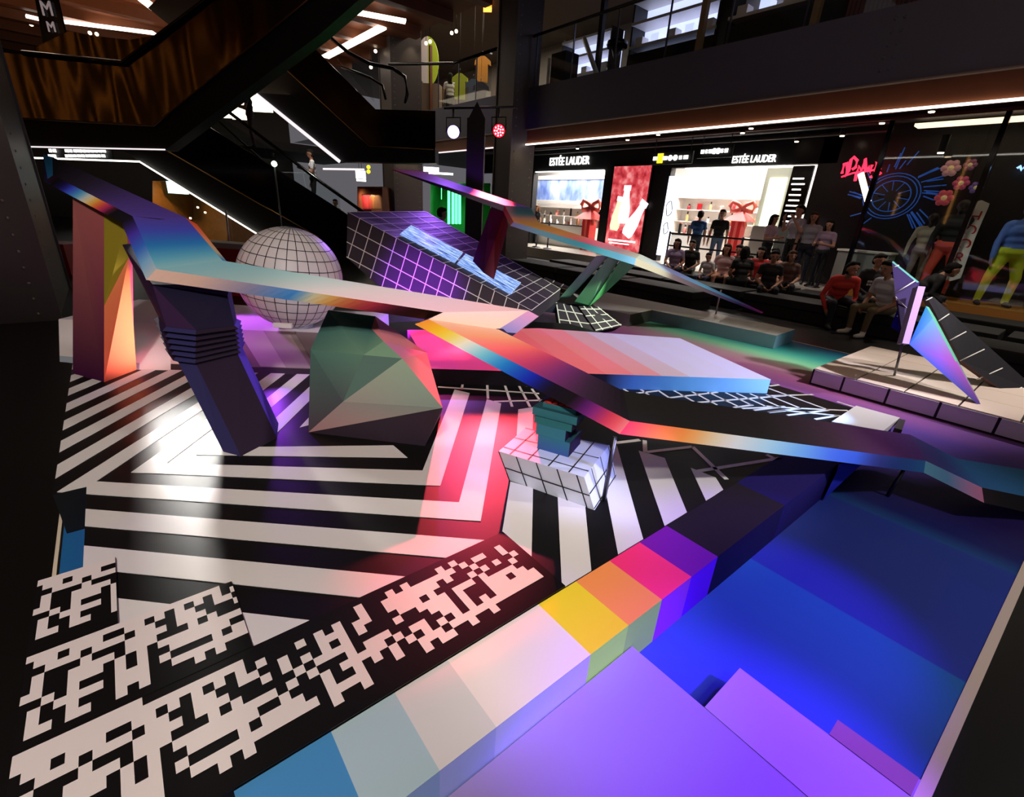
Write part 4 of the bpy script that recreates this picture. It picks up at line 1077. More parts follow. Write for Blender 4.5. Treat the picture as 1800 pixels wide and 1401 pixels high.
# ---- stage lamp tower
tw = thing('lamp_tower', 'black cloth covered truss tower carrying the two stage lamps', 'tower', tuple(pz(835, 490, -0.25)))
p0 = pd(838, 210, 9.0)
box('post', (p0.x, p0.y, (p0.z-0.25)/2), (0.34, 0.26, p0.z+0.25), BLK, tw, rz=-0.7)
mesh('post_cap', [p0+R2*0.17, p0-R2*0.17, p0+FW*0.2, p0+Vector((0, 0, 0.3))], [(0, 1, 3), (1, 2, 3), (2, 0, 3), (0, 2, 1)], BLK, tw)
tube('crossbar', [pd(780, 190, 9.0), pd(905, 188, 9.0)], 0.022, STEEL, tw)
def stage_lamp(label, u, v, d, rad, col, es, tgt, power, lcol, clampv=190, cells=False, size=42, bl=0.3, stand=False):
    c = pd(u, v, d)
    ax = (Vector(tgt)-c).normalized()
    axv = (CAM-c).normalized()*0.75+ax*0.25
    axv.normalize()
    t = thing('stage_lamp', label, 'lamp', tuple(c))
    lathe('housing', [(rad*0.7, -0.26), (rad*1.0, -0.22), (rad*1.12, -0.02), (rad*1.12, 0.0)], c, BLK, t, 20, axv)
    lathe('lens', [(rad, 0.001), (rad*0.98, 0.012)], c, mat('lens_'+label[:9], col, 0.3, emit=col, es=es), t, 24, axv)
    if cells:
        for k in range(14):
            a = 2*pi*k/9 if k < 9 else 2*pi*(k-9)/5
            rr = rad*0.72 if k < 9 else rad*0.34
            u_ = axv.cross(Vector((0, 0, 1))).normalized(); v_ = axv.cross(u_)
            lathe('led_cell', [(rad*0.13, 0.013), (rad*0.1, 0.02)], c+u_*rr*cos(a)+v_*rr*sin(a), mat('cell_white', (255, 190, 190), 0.3, emit=(255, 200, 200), es=4), t, 8, axv)
    s = R2*rad*1.2
    tc = pd(u, clampv, d) if clampv else c+Vector((0, 0, 0.2))
    tube('yoke', [c+s, c+s+(tc-c)*0.6, c-s+(tc-c)*0.6, c-s], 0.012, BLK, t, 6)
    tube('clamp', [c+(tc-c)*0.6, tc], 0.02, STEEL, t, 6)
    if stand:
        tube('stand_pole', [c+Vector((0, 0, -0.06)), (c.x, c.y, -0.24)], 0.015, STEEL, t, 6)
        for k in range(3): tube('stand_leg', [(c.x, c.y, 0.3), (c.x+0.4*cos(2.1*k), c.y+0.4*sin(2.1*k), -0.245)], 0.012, STEEL, t, 6)
    spot('stage_lamp_beam', c+axv*0.05, tgt, power, lcol, size, bl, rad*0.6)
stage_lamp('round stage lamp glowing blue white, left of the black tower', 797, 232, 8.95, 0.112, (160, 140, 255), 7, (2.6, 4.2, 0.1), LP_BLUE, (0.35, 0.12, 1.0))
stage_lamp('round red stage lamp with bright cells, right of the black tower', 877, 230, 8.95, 0.112, (255, 20, 40), 4, (1.72, 2.45, 0), LP_RED, (1.0, 0.06, 0.10), cells=True, size=LR_SIZE, bl=0.55)
stage_lamp('small round lamp glowing pale green beside the lower escalator', 482, 288, 9.6, 0.055, (200, 255, 200), 6, (0.6, 4.2, 0.2), 12, (0.5, 1.0, 0.5), clampv=None, stand=True)

AMB = mat('amber_strip_glow', (255, 200, 120), 0.5, emit=(255, 176, 88), es=1.3)
for i in range(6):
    o = box('added_wall_strip', (-8.85, 6.0+2.3*i, 4.3+0.3*(i % 3)), (0.1, 0.09, 4.4), AMB)  # unseen glowing strips, added to streak the bronze escalator side
    tag(o, 'tall amber strip added unseen on the left mall wall, %s from the front' % ['first', 'second', 'third', 'fourth', 'fifth', 'sixth'][i], 'lamp', 'added amber strips on the left wall')
# ================================================================== SHOPS
XS = 14.2
WARMW = mat('shop_white', (236, 230, 222), 0.5)
SHOPGLOW = mat('shop_light_panel', (255, 250, 244), 0.5, emit=(255, 248, 240), es=20.0)
st(box('floor_shop', (17.2, 6, -0.075), (9.0, 34, 0.35), mat('shop_floor', (206, 200, 190), 0.3)))
st(box('wall_shop', (17.3, 6, 1.7), (0.2, 34, 3.3), mat('shop_back', (226, 222, 218), 0.6)))
def fascia(name, y0, y1, z0, z1, x=XS, m=BLK, d=0.25):
    return st(box(name, (x+d/2, (y0+y1)/2, (z0+z1)/2), (d, y1-y0, z1-z0), m))
fascia('trim_5', 5.0, 21, 2.95, 3.75)
fascia('trim_6', 11.99, 12.42, 0.1, 2.95)
fascia('trim_7', 9.68, 10.36, 0.1, 2.95)
fascia('trim_8', 16.3, 16.9, 0.1, 2.95)
fascia('trim_9', 3.3, 5.42, 0.1, 3.75, XS, mat('grey_glass_pillar', (52, 56, 58), 0.25))
def text(name, s, size, loc, m, parent=None, rot=None, ext=0.02, label=None, cat=None, sx=1.0):
    c = bpy.data.curves.new(name, 'FONT')
    c.body = s; c.size = size; c.extrude = ext; c.align_x = 'CENTER'; c.align_y = 'CENTER'
    c.resolution_u = 3
    o = bpy.data.objects.new(name, c); COL.objects.link(o)
    dg = bpy.context.evaluated_depsgraph_get()
    me = bpy.data.meshes.new_from_object(o.evaluated_get(dg))
    bpy.data.objects.remove(o)
    me.materials.clear(); me.materials.append(m)
    q = link(name, me, parent)
    q.location = Vector(loc)-rootloc(parent)
    q.rotation_euler = rot or (pi/2, 0, -pi/2)
    q.scale = (sx, 1, 1)
    if label: tag(q, label, cat)
    return q
SIGN = mat('sign_white', (255, 255, 255), 0.5, emit=(255, 252, 248), es=2.6)
text('shop_sign', 'ESTÉE LAUDER', 0.40, (XS-0.02, 14.3, 3.27), SIGN, label='large white lit shop lettering above the blue and white cosmetics window', cat='sign', sx=0.82)
text('shop_sign', 'ESTÉE LAUDER', 0.26, (XS-0.02, 7.1, 3.10), SIGN, label='small white lit shop lettering above the wide bright shop opening', cat='sign', sx=0.72)
# wayfinding ceiling signs (pictograms)
YEL = mat('sign_yellow', (250, 220, 40), 0.5, emit=(250, 220, 40), es=1.6)
def waysign(label, u0, u1, v, x, yellow=True):
    a, b = px_(u0, v, x), px_(u1, v, x)
    t = thing('hanging_sign', label, 'sign', tuple(a.lerp(b, 0.5)))
    box('sign_box', ((a.x+b.x)/2+0.04, (a.y+b.y)/2, a.z), (0.06, abs(a.y-b.y)+0.2, 0.3), BLK, t)
    n = 7
    for i in range(n):
        y = a.y+(b.y-a.y)*(i+0.5)/n
        w_ = abs(a.y-b.y)/n
        if yellow and i == 1: box('pictogram', (a.x-0.01, y, a.z), (0.02, w_*1.1, 0.24), YEL, t)
        elif i in (3, 4): lathe('pictogram', [(0.07, 0), (0.07, 0.015)], (a.x, y, a.z), SIGN, t, 10, (-1, 0, 0))
        else: box('pictogram', (a.x-0.01, y, a.z), (0.02, w_*(0.5 if i % 2 else 0.8), 0.09), SIGN, t)
    for y in (a.y, b.y): tube('rod', [(a.x+0.04, y, a.z+0.15), (a.x+0.04, y, 3.72)], 0.012, BLK, t, 6)
waysign('hanging direction sign with a yellow panel above the red screen', 1148, 1210, 279, 12.2)
waysign('hanging direction sign with white pictograms above the bright opening', 1232, 1280, 267, 12.6, False)
# --- cosmetics shop 1 window
c1 = thing('poster_band', 'pale blue portrait poster band inside the cosmetics window', 'poster', (15.9, 16.0, 1.7))
def noise_mat(name, cols, scale, es, st_=(1, 1, 1), det=3):
    M = bpy.data.materials.new(name); M.use_nodes = True
    nt = M.node_tree; b = nt.nodes['Principled BSDF']
    tc = nt.nodes.new('ShaderNodeTexCoord'); mp = nt.nodes.new('ShaderNodeMapping'); mp.inputs['Scale'].default_value = st_
    n = nt.nodes.new('ShaderNodeTexNoise'); n.inputs['Scale'].default_value = scale; n.inputs['Detail'].default_value = det
    cr = nt.nodes.new('ShaderNodeValToRGB'); e = cr.color_ramp.elements
    e[0].position, e[0].color = 0.36, (*lin(cols[0]), 1)
    e[1].position, e[1].color = 0.64, (*lin(cols[-1]), 1)
    for i, c in enumerate(cols[1:-1]):
        x = e.new(0.36+0.28*(i+1)/(len(cols)-1)); x.color = (*lin(c), 1)
    nt.links.new(tc.outputs['Object'], mp.inputs['Vector']); nt.links.new(mp.outputs['Vector'], n.inputs['Vector']); nt.links.new(n.outputs['Fac'], cr.inputs['Fac'])
    nt.links.new(cr.outputs['Color'], b.inputs['Base Color']); nt.links.new(cr.outputs['Color'], b.inputs['Emission Color'])
    b.inputs['Emission Strength'].default_value = es
    return M
PB = noise_mat('poster_blue', [(96, 124, 200), (150, 172, 226), (196, 206, 236)], 1.3, 0.25, (1, 1.6, 0.8))
for i in range(5):
    y = 14.1+0.98*i
    box('poster', (15.8, y, 2.35), (0.04, 0.96, 0.85), PB, c1)
box('frame_top', (15.85, 16.05, 2.86), (0.2, 5.2, 0.16), WARMW, c1); box('frame_bottom', (15.85, 16.05, 1.86), (0.2, 5.2, 0.14), WARMW, c1)
def counter(label, x, y0, y1, z1, items, seed, x1=None):
    rnd = random.Random(seed)
    t = thing('display_counter', label, 'counter', (x, (y0+y1)/2, 0.1))
    box('base', (x, (y0+y1)/2, 0.1+(z1-0.1)/2), (0.5, y1-y0, z1-0.1), WARMW, t)
    box('top', (x, (y0+y1)/2, z1+0.02), (0.56, y1-y0+0.06, 0.04), mat('counter_top', (60, 58, 60), 0.2), t)
    return t
counter('white display counter in the cosmetics window below the blue posters', 14.9, 13.1, 17.0, 0.95, 14, 1)
pal = [(200, 40, 44), (240, 232, 224), (30, 28, 30), (214, 170, 110), (240, 150, 140), (160, 30, 40), (250, 250, 248)]
rnd = random.Random(5)
ORD = ['first', 'second', 'third', 'fourth', 'fifth', 'sixth', 'seventh', 'eighth', 'ninth', 'tenth', 'eleventh', 'twelfth', 'thirteenth', 'fourteenth', 'fifteenth', 'sixteenth', 'seventeenth', 'eighteenth']
PCOL = ['red', 'cream', 'black', 'tan', 'coral', 'dark red', 'white']
def product(x, y, z, i, label, grp, od=0):
    h = rnd.uniform(0.12, 0.34); wd = rnd.uniform(0.05, 0.11)
    c = pal[rnd.randrange(len(pal))]
    label = '%s %s %s, %s from the right' % (PCOL[pal.index(c)], 'bottle' if i % 2 else 'box', label, ORD[od])
    t = thing('cosmetics_bottle' if i % 2 else 'cosmetics_box', label, 'bottle' if i % 2 else 'box', (x, y, z), grp)
    if i % 2:
        lathe('bottle', [(wd*0.55, 0), (wd*0.6, 0.02), (wd*0.6, h*0.62), (wd*0.3, h*0.72)], (x, y, z), mat('prod_%d' % pal.index(c), c, 0.3), t, 10)
        lathe('cap', [(wd*0.32, h*0.72), (wd*0.32, h)], (x, y, z), mat('cap_dark', (40, 34, 34), 0.3), t, 10)
    else:
        box('carton', (x, y, z+h/2), (wd, wd*1.2, h), mat('prod_%d' % pal.index(c), c, 0.4), t)
        box('lid', (x, y, z+h+0.012), (wd*1.1, wd*1.3, 0.025), mat('prod_%d' % ((pal.index(c)+2) % 7), pal[(pal.index(c)+2) % 7], 0.4), t)
for i in range(18):
    product(14.78+0.25*(i % 2), 13.25+i*0.205, 0.99, i, 'on the counter under the blue posters', 'cosmetics packs on the window counter', i)
def shelf(label, x, y0, y1, zs, seed):
    t = thing('wall_shelf', label, 'shelf', (x, (y0+y1)/2, 0.1))
    box('back_panel', (x+0.2, (y0+y1)/2, 1.2), (0.04, y1-y0, 2.2), WARMW, t)
    for z in zs: box('shelf_board', (x, (y0+y1)/2, z), (0.4, y1-y0, 0.03), WARMW, t)
    for y in (y0, y1): box('side_panel', (x, y, 1.2), (0.42, 0.04, 2.2), WARMW, t)
    return t
shelf('white wall shelf under the posters at the back of the cosmetics window', 15.95, 13.6, 18.3, (0.5, 0.9, 1.3, 1.65), 2)
for i in range(20):
    product(15.88, 13.9+(i % 10)*0.42, (0.915, 1.315)[i//10], i, 'on the %s back shelf of the cosmetics window' % ('lower', 'upper')[i//10], 'packs on the back shelf', i % 10)
RED = mat('gift_red', (205, 40, 38), 0.4, var=0.1)
def bow(label, x, y, z, s, boxh):
    t = thing('gift_display', label, 'gift box', (x, y, z))
    box('gift_box', (x, y, z+boxh/2), (0.26*s, 0.26*s, boxh), RED, t, bev=0.01)
    box('ribbon', (x, y, z+boxh/2), (0.27*s, 0.07*s, boxh+0.01), mat('ribbon_coral', (240, 110, 96), 0.4), t)
    mesh('roof', [(x-0.3*s, y-0.3*s, z+boxh), (x+0.3*s, y-0.3*s, z+boxh), (x+0.3*s, y+0.3*s, z+boxh), (x-0.3*s, y+0.3*s, z+boxh), (x, y, z+boxh+0.28*s)], [(0, 1, 4), (1, 2, 4), (2, 3, 4), (3, 0, 4), (3, 2, 1, 0)], RED, t)
    zt_ = z+boxh+0.3*s
    for sg in (-1, 1):
        tube('bow_loop', [(x, y, zt_), (x-0.02, y+sg*0.1*s, zt_+0.09*s), (x-0.03, y+sg*0.26*s, zt_+0.15*s), (x-0.03, y+sg*0.33*s, zt_+0.05*s), (x-0.03, y+sg*0.27*s, zt_-0.07*s), (x-0.02, y+sg*0.1*s, zt_-0.04*s), (x, y, zt_)], 0.05*s, mat('ribbon_coral', (240, 110, 96), 0.4), t, 8)
        tube('bow_tail', [(x, y, zt_), (x-0.05, y+sg*0.12*s, zt_-0.2*s), (x-0.05, y+sg*0.2*s, zt_-0.42*s)], 0.04*s, mat('ribbon_coral', (240, 110, 96), 0.4), t, 6)
bow('red gift display with coral bow in the cosmetics window', 14.6, 13.25, 0.1, 1.5, 1.15)
bow('red gift display with coral bow in the wide bright opening', 14.9, 7.45, 0.1, 1.2, 1.4)
# --- red screen with bottles
rs = thing('advert_screen', 'tall red lit advertising screen with three pale bottles', 'screen', (XS-0.05, 11.18, 0.1))
RP = noise_mat('red_petals', [(170, 40, 50), (222, 78, 86), (242, 150, 150)], 3.2, 0.85)
box('housing', (XS+0.02, 11.18, 1.6), (0.12, 1.66, 3.0), BLKG, rs)
box('picture', (XS-0.06, 11.18, 1.66), (0.03, 1.54, 2.74), RP, rs)
BOT = mat('screen_bottle', (255, 236, 240), 0.4, emit=(255, 232, 236), es=1.3)
BOT2 = mat('screen_bottle_gold', (255, 222, 190), 0.4, emit=(255, 214, 176), es=1.3)
def flat_bottle(y, z, tilt_, s, m):
    t0 = []
    for r, h in [(0.2, 0), (0.27, 0.15), (0.26, 0.6), (0.17, 0.95), (0.14, 1.25)]: t0.append((r, h))
    pts = [(r, h) for r, h in t0]+[(-r, h) for r, h in reversed(t0)]
    f = [Vector((XS-0.078, y+(p*cos(tilt_)-h*sin(tilt_))*s, z+(p*sin(tilt_)+h*cos(tilt_))*s)) for p, h in pts]
    extr('bottle_image', f, (-0.006, 0, 0), m, rs)
    f = [Vector((XS-0.079, y+(p*cos(tilt_)-h*sin(tilt_))*s, z+(p*sin(tilt_)+h*cos(tilt_))*s)) for p, h in [(0.18, 1.25), (0.18, 1.45), (-0.18, 1.45), (-0.18, 1.25)]]
    extr('cap_image', f, (-0.006, 0, 0), BOT, rs)
flat_bottle(11.62, 0.95, 0.12, 0.78, BOT2); flat_bottle(11.25, 1.2, 0.0, 0.85, BOT); flat_bottle(11.05, 0.8, 0.5, 0.9, BOT)
box('caption_line', (XS-0.08, 11.2, 0.62), (0.012, 1.2, 0.05), SIGN, rs); box('caption_line', (XS-0.08, 11.3, 0.52), (0.012, 0.9, 0.035), SIGN, rs)
# --- white light panel with ink drawings
wp = thing('ink_poster', 'narrow white light panel with black ink drawings beside the bright opening', 'light panel', (XS-0.05, 9.45, 0.1))
box('panel', (XS-0.06, 9.45, 1.5), (0.06, 0.4, 2.4), mat('panel_glow', (250, 250, 255), 0.5, emit=(235, 240, 255), es=1.6), wp)
for z, s in ((1.75, 1), (1.15, 0.8)):
    tube('ink_drawing', [(XS-0.1, 9.45+0.11*s*cos(a)+0.02*sin(3*a), z+0.22*s*sin(a)) for a in [2*pi*k/14 for k in range(14)]], 0.012, BLK, wp, 5, closed=True)
# --- wide bright opening
sh = shelf('white wall shelf at the back of the wide bright opening', 16.6, 7.0, 10.7, (0.6, 1.0, 1.4, 1.8, 2.2), 4)
for i in range(24):
    product(16.5, 7.3+(i % 8)*0.42, (1.015, 1.415, 1.815)[i//8], i, 'on the %s board of the tall shelf' % ('lower', 'middle', 'upper')[i//8], 'packs on the tall shelf', i % 8)
counter('white display counter inside the wide bright opening', 15.4, 8.1, 9.9, 0.95, 8, 3)
for i in range(9):
    product(15.35, 8.2+i*0.19, 0.99, i, 'on the counter of the bright opening', 'packs on the bright opening counter', i)
lb_ = thing('light_box', 'tall cream light box with glowing centre beside the bright opening', 'light box', (14.5, 6.4, 0.1))
box('frame', (14.55, 6.4, 1.5), (0.2, 0.75, 2.8), mat('cream_frame', (226, 224, 200), 0.5, emit=(226, 224, 200), es=0.35), lb_)
box('glow', (14.43, 6.4, 1.7), (0.04, 0.45, 1.9), mat('cream_glow', (255, 255, 240), 0.5, emit=(255, 252, 232), es=1.7), lb_)
dr = thing('directory_board', 'dark directory board with white lines of lettering', 'sign', (XS-0.05, 5.72, 0.1))
box('board', (XS-0.04, 5.72, 1.6), (0.08, 0.5, 2.6), BLKG, dr)
for i in range(9):
    box('text_line', (XS-0.09, 5.72+rnd.uniform(-0.05, 0.05), 2.6-i*0.13), (0.012, rnd.uniform(0.18, 0.38), 0.035), SIGN, dr)
wb = box('white_standee', (13.4, 6.05, 0.85), (0.06, 0.5, 1.1), WARMW); tag(wb, 'plain white standing board behind the students', 'board')
# shop ceiling lights (real lamps)
for y0, y1 in ((12.9, 17.2), (6.6, 10.0)):
    o = box('shop_light', (15.6, (y0+y1)/2, 3.698), (1.8, y1-y0, 0.05), SHOPGLOW)
    tag(o, 'bright ceiling light panel of the cosmetics window' if y0 > 11 else 'bright ceiling light panel of the wide opening', 'ceiling light')
o = box('light_rail', (XS-0.03, 14.3, 2.93), (0.05, 3.7, 0.035), SIGN); tag(o, 'thin white light rail over the cosmetics window', 'light strip')
o = box('light_rail', (XS-0.03, 7.6, 2.90), (0.05, 3.1, 0.05), SIGN); tag(o, 'thin white light rail over the wide bright opening', 'light strip')
# --- sports shop, nearer
XP = 12.3
st(box('wall_sports', (13.6, -0.6, 1.75), (0.1, 9.0, 4.0), mat('sports_wall', (34, 30, 30), 0.5, var=0.3, vscale=1.5)))
st(box('floor_window', (12.95, -0.6, 0.13), (1.3, 8.6, 0.24), mat('amber_plinth', (176, 118, 54), 0.4)))
for y in (3.55, 1.9, -0.6):
    st(box('trim_10', (XP, y, 1.9), (0.08, 0.08, 3.6), BLKG))
gp = thing('shop_window', 'large glass front of the sports shop with black posts', 'window', (XP, 1.0, 0.25))
for a, b in ((3.5, 1.95), (1.85, -0.55), (-0.65, -3.0)): box('pane', (XP, (a+b)/2, 1.85), (0.012, a-b, 3.2), GLASS, gp)
nn_ = thing('neon_sign', 'red neon script sign over the sports shop window', 'neon sign', tuple(px_(1510, 296, 13.0)))
NR = mat('neon_red', (255, 40, 70), 0.4, emit=(255, 36, 64), es=3.0)
def px_curve(name, pts, x, r, m, parent): 
    return tube(name, [px_(u, v, x) for u, v in pts], r, m, parent, 6)
px_curve('neon_tube', [(1480, 305), (1484, 288), (1489, 286), (1490, 300), (1486, 309), (1492, 300), (1496, 281), (1501, 276), (1507, 282), (1504, 294), (1498, 298)], 13.0, 0.03, NR, nn_)
px_curve('neon_tube', [(1503, 318), (1506, 304), (1510, 292), (1514, 300), (1518, 293), (1521, 279), (1522, 302), (1527, 293), (1529, 303), (1533, 290)], 13.0, 0.03, NR, nn_)
px_curve('neon_tube', [(1530, 310), (1536, 314), (1539, 298), (1541, 285), (1545, 291), (1541, 299), (1548, 306)], 13.0, 0.03, NR, nn_)
px_curve('neon_tube', [(1479, 311), (1500, 304), (1530, 300), (1549, 296)], 13.0, 0.018, NR, nn_)
o = tube('light_tube', [px_(1513, 305, 12.9), px_(1526, 355, 12.9)], 0.06, mat('tube_cream', (255, 240, 214), 0.4, emit=(255, 236, 206), es=2.2)); tag(o, 'slanted cream light tube under the red neon script', 'light')
bp = thing('blue_artwork', 'blue glowing wheel artwork in the sports shop window', 'artwork', tuple(px_(1562, 345, 13.2)))
NB = mat('neon_blue', (40, 90, 180), 0.4, emit=(46, 96, 190), es=0.28)
cwh = px_(1566, 345, 13.2)
for rr_ in (0.34, 0.44, 0.5):
    tube('ring', [cwh+Vector((0, rr_*cos(a), rr_*0.9*sin(a))) for a in [2*pi*k/28 for k in range(28)]], 0.011, NB, bp, 6, closed=True)
for k in range(10):
    a = 2*pi*k/10+0.2
    px0 = cwh+Vector((0, 0.12*cos(a), 0.12*sin(a))); px1 = cwh+Vector((0, 0.33*cos(a), 0.3*sin(a)))
    tube('spoke', [px0, px1], 0.008, NB, bp, 5)
for k in range(30):
    a = rnd.uniform(0, 2*pi); r1 = rnd.uniform(0.5, 0.62); r2_ = rnd.uniform(0.65, 0.95)
    tube('splash', [cwh+Vector((0.02, r1*cos(a), r1*sin(a))), cwh+Vector((0.02, r2_*cos(a+0.1), r2_*sin(a+0.1)))], 0.012, NB, bp, 5)
# snowboard with red lettering
sbv = thing('snowboard', 'white snowboard with red letters leaning in the sports shop window', 'snowboard', tuple(px_(1668, 496, 12.55)))
a0, a1 = px_(1670, 494, 12.55), px_(1725, 352, 12.9)
ax = (a1-a0).normalized(); sd_ = ax.cross(Vector((-1, 0, 0))).normalized()
L_ = (a1-a0).length
pf = []
for k in range(25):
    t = k/24
    wd = 0.14*(1-0.16*sin(pi*t))*(1 if 0.06 < t < 0.94 else max(0.05, sqrt(max(0, 1-((0.06-min(t, 1-t))/0.06)**2))))
    pf.append((t, wd))
f = [a0+ax*L_*t+sd_*wd for t, wd in pf]+[a0+ax*L_*t-sd_*wd for t, wd in reversed(pf)]
extr('board_deck', f, (0.02, 0, 0), mat('board_white', (226, 216, 208), 0.3), sbv)
LR = mat('letter_red', (190, 40, 34), 0.4)
for k, ch in enumerate('SROOH'):
    c = a0+ax*L_*(0.12+0.17*k)+Vector((-0.01, 0, 0))
    q = text('letter', ch, 0.27, c, LR, sbv, ext=0.003)
    q.rotation_euler = (pi/2+0.0, 0.0, -pi/2)
    q.rotation_euler.rotate_axis('Z', -atan2(ax.y, ax.z)+0.0)
for u, v, c, s in [(1672, 296, (210, 150, 150), 0.13), (1690, 322, (200, 80, 110), 0.11), (1660, 348, (220, 90, 100), 0.13), (1706, 290, (150, 90, 110), 0.09), (1716, 330, (120, 90, 150), 0.09)]:
    c0 = px_(u, v, 13.2)
    t = thing('hanging_decoration', 'coloured paper flower hanging in the sports shop, %s' % {1672: 'large pale one at upper left', 1690: 'pink one in the middle', 1660: 'coral one lowest', 1706: 'dusky one at the top', 1716: 'violet one at right'}[u], 'decoration', tuple(c0))
    for k in range(6):
        a = 2*pi*k/6
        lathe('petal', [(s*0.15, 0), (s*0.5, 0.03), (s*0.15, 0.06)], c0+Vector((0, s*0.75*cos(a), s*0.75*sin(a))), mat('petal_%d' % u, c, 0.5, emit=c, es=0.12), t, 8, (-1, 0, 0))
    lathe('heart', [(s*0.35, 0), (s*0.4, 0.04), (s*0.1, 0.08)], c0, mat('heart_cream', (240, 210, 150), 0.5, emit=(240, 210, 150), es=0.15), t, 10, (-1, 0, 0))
o = box('window_light', (12.7, 0.5, 3.4), (0.3, 5.5, 0.05), mat('window_lamp', (255, 225, 190), 0.5, emit=(255, 220, 180), es=2.0)); tag(o, 'warm ceiling light panel over the sports shop window', 'ceiling light')
o = px_curve('wall_sign', [(1788, 296), (1793, 292), (1796, 299), (1800, 293), (1806, 300)], 13.4, 0.025, mat('sign_blue', (120, 170, 255), 0.4, emit=(150, 190, 255), es=2), None); tag(o, 'small blue white neon scribble at the right edge', 'neon sign')
# --- black upholstered benches in rows
BEN = mat('black_upholstery', (18, 18, 20), 0.7, var=0.2, vscale=6)
rows = [(8.95, 'front row'), (10.25, 'middle row'), (11.75, 'back row')]
for ri, (x, nm) in enumerate(rows):
    for k in range(6):
        y = 9.7-k*1.95 - 0.3*ri
        if y < -1.5 or (ri == 0 and k in (3, 4)): continue
        t = thing('bench_seat', 'long black upholstered bench, number %s from the column in the %s' % (['first', 'second', 'third', 'fourth', 'fifth', 'sixth', 'seventh'][k], nm), 'bench', (x, y, -0.25), 'black benches facing the stage')
        box('cushion', (x, y, 0.045), (0.82, 1.86, 0.15), BEN, t, bev=0.02)
        box('base', (x, y, -0.14), (0.78, 1.82, 0.216), BEN, t, bev=0.01)
# queue barrier posts and belts in front of the shops
for i, (u, v) in enumerate([(1170, 455), (1305, 425), (1370, 470), (1440, 460), (942, 440), (962, 438)]):
    b_ = px_(u, v, 13.0); 
    t = thing('barrier_post', 'slim metal barrier post %s' % ['near the red screen', 'before the bright opening', 'among the seated audience', 'beside the standing students', 'left of the cosmetics window', 'before the cosmetics window'][i], 'barrier', (13.0, b_.y, 0.1), 'barrier posts before the shops')
    lathe('base', [(0.17, 0), (0.17, 0.02), (0.05, 0.05)], (13.0, b_.y, 0.1), STEEL, t, 14)
    lathe('post', [(0.03, 0.05), (0.03, 0.95), (0.035, 0.97), (0.02, 1.0)], (13.0, b_.y, 0.1), STEEL, t, 10)
y0, y1 = px_(1305, 425, 13.0).y, px_(1440, 460, 13.0).y
for z in (0.6, 0.95):
    o = box('barrier_belt', (13.0, (px_(1170, 455, 13).y+y1)/2, 0.1+z), (0.01, px_(1170, 455, 13).y-y1, 0.045), BLK); tag(o, ('lower' if z < 0.8 else 'upper')+' black belt of the barrier before the bright shop', 'barrier belt')
# --- back shops: green neon shop, warm clothing shop
def room(name, label, u0, u1, v0, v1, d, depth, m, cat='shop'):
    a, b, c, e = pd(u0, v1, d), pd(u1, v1, d), pd(u1, v0, d), pd(u0, v0, d)
    n_ = Vector((FW.x, FW.y, 0)).normalized()*depth
    t = thing(name, label, cat, tuple(a.lerp(b, 0.5)))
    V = [a, b, c, e, a+n_, b+n_, c+n_, e+n_]
    mesh('lining', V, [(4, 5, 6, 7), (0, 4, 7, 3), (1, 2, 6, 5), (0, 1, 5, 4), (3, 7, 6, 2)], m, t)
    return t, n_
GR = mat('green_lining', (60, 90, 60), 0.5)
gs, gn = room('neon_shop', 'small shop lined in green neon light behind the ribbon', 757, 862, 322, 447, 15.5, 1.6, GR)
NG = mat('neon_green', (80, 255, 130), 0.4, emit=(70, 255, 120), es=5)
for u in (789, 796, 802, 808):
    tube('neon_tube', [pd(u, 335, 16.2), pd(u, 393, 16.2)], 0.045, NG, gs, 8)
tube('neon_tube', [pd(776, 320, 16.4), pd(776, 350, 16.4)], 0.012, NG, gs, 6)
o = text('shop_sign', 'GREEN', 0.2, pd(762, 294, 15.2), SIGN); bpy.data.objects.remove(o)
o = box('lit_sign', pd(758, 298, 15.2), (0.5, 0.06, 0.14), SIGN, rz=-0.8); tag(o, 'small white lit sign above the green neon shop', 'sign')
o = box('lit_sign', pd(775, 305, 15.2), (0.8, 0.05, 0.06), SIGN, rz=-0.8); tag(o, 'thin white lit sign line above the green neon shop', 'sign')
ws, wn_ = room('clothing_shop', 'small clothing shop in warm light beyond the lower escalator', 628, 672, 328, 425, 17.5, 1.8, mat('amber_lining', (120, 76, 46), 0.6))
CLR = mat('shirt_red', (225, 60, 66), 0.6)
for i, (u, c) in enumerate([(634, (225, 60, 66)), (641, (235, 80, 84)), (648, (210, 50, 60)), (656, (170, 110, 60)), (664, (130, 90, 60))]):
    p = pd(u, 352, 18.0)
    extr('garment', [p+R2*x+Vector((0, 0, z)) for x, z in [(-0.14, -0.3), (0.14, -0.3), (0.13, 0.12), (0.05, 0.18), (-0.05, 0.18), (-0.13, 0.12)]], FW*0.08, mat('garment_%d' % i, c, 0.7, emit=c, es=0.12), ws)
tube('rail', [pd(630, 343, 18.0), pd(670, 343, 18.0)], 0.02, STEEL, ws, 6)
so = spot('shop_spot', pd(650, 330, 17.6), pd(648, 370, 18.4), 40, (1, 0.75, 0.5), 110, 0.6, 0.05)
sg2 = thing('cube_sign', 'white lit shop sign beside two yellow dots near the man on the escalator', 'sign', tuple(pd(634, 310, 17.2)))
box('sign_plate', pd(634, 307, 17.2), (0.36, 0.06, 0.26), SIGN, sg2, rz=-0.8); box('sign_plate', pd(635, 317, 17.2), (0.34, 0.06, 0.07), SIGN, sg2, rz=-0.8)
for v in (294, 302): lathe('yellow_dot', [(0.07, 0), (0.07, 0.03)], pd(648, v, 17.2), YEL, sg2, 12, tuple(-FW))
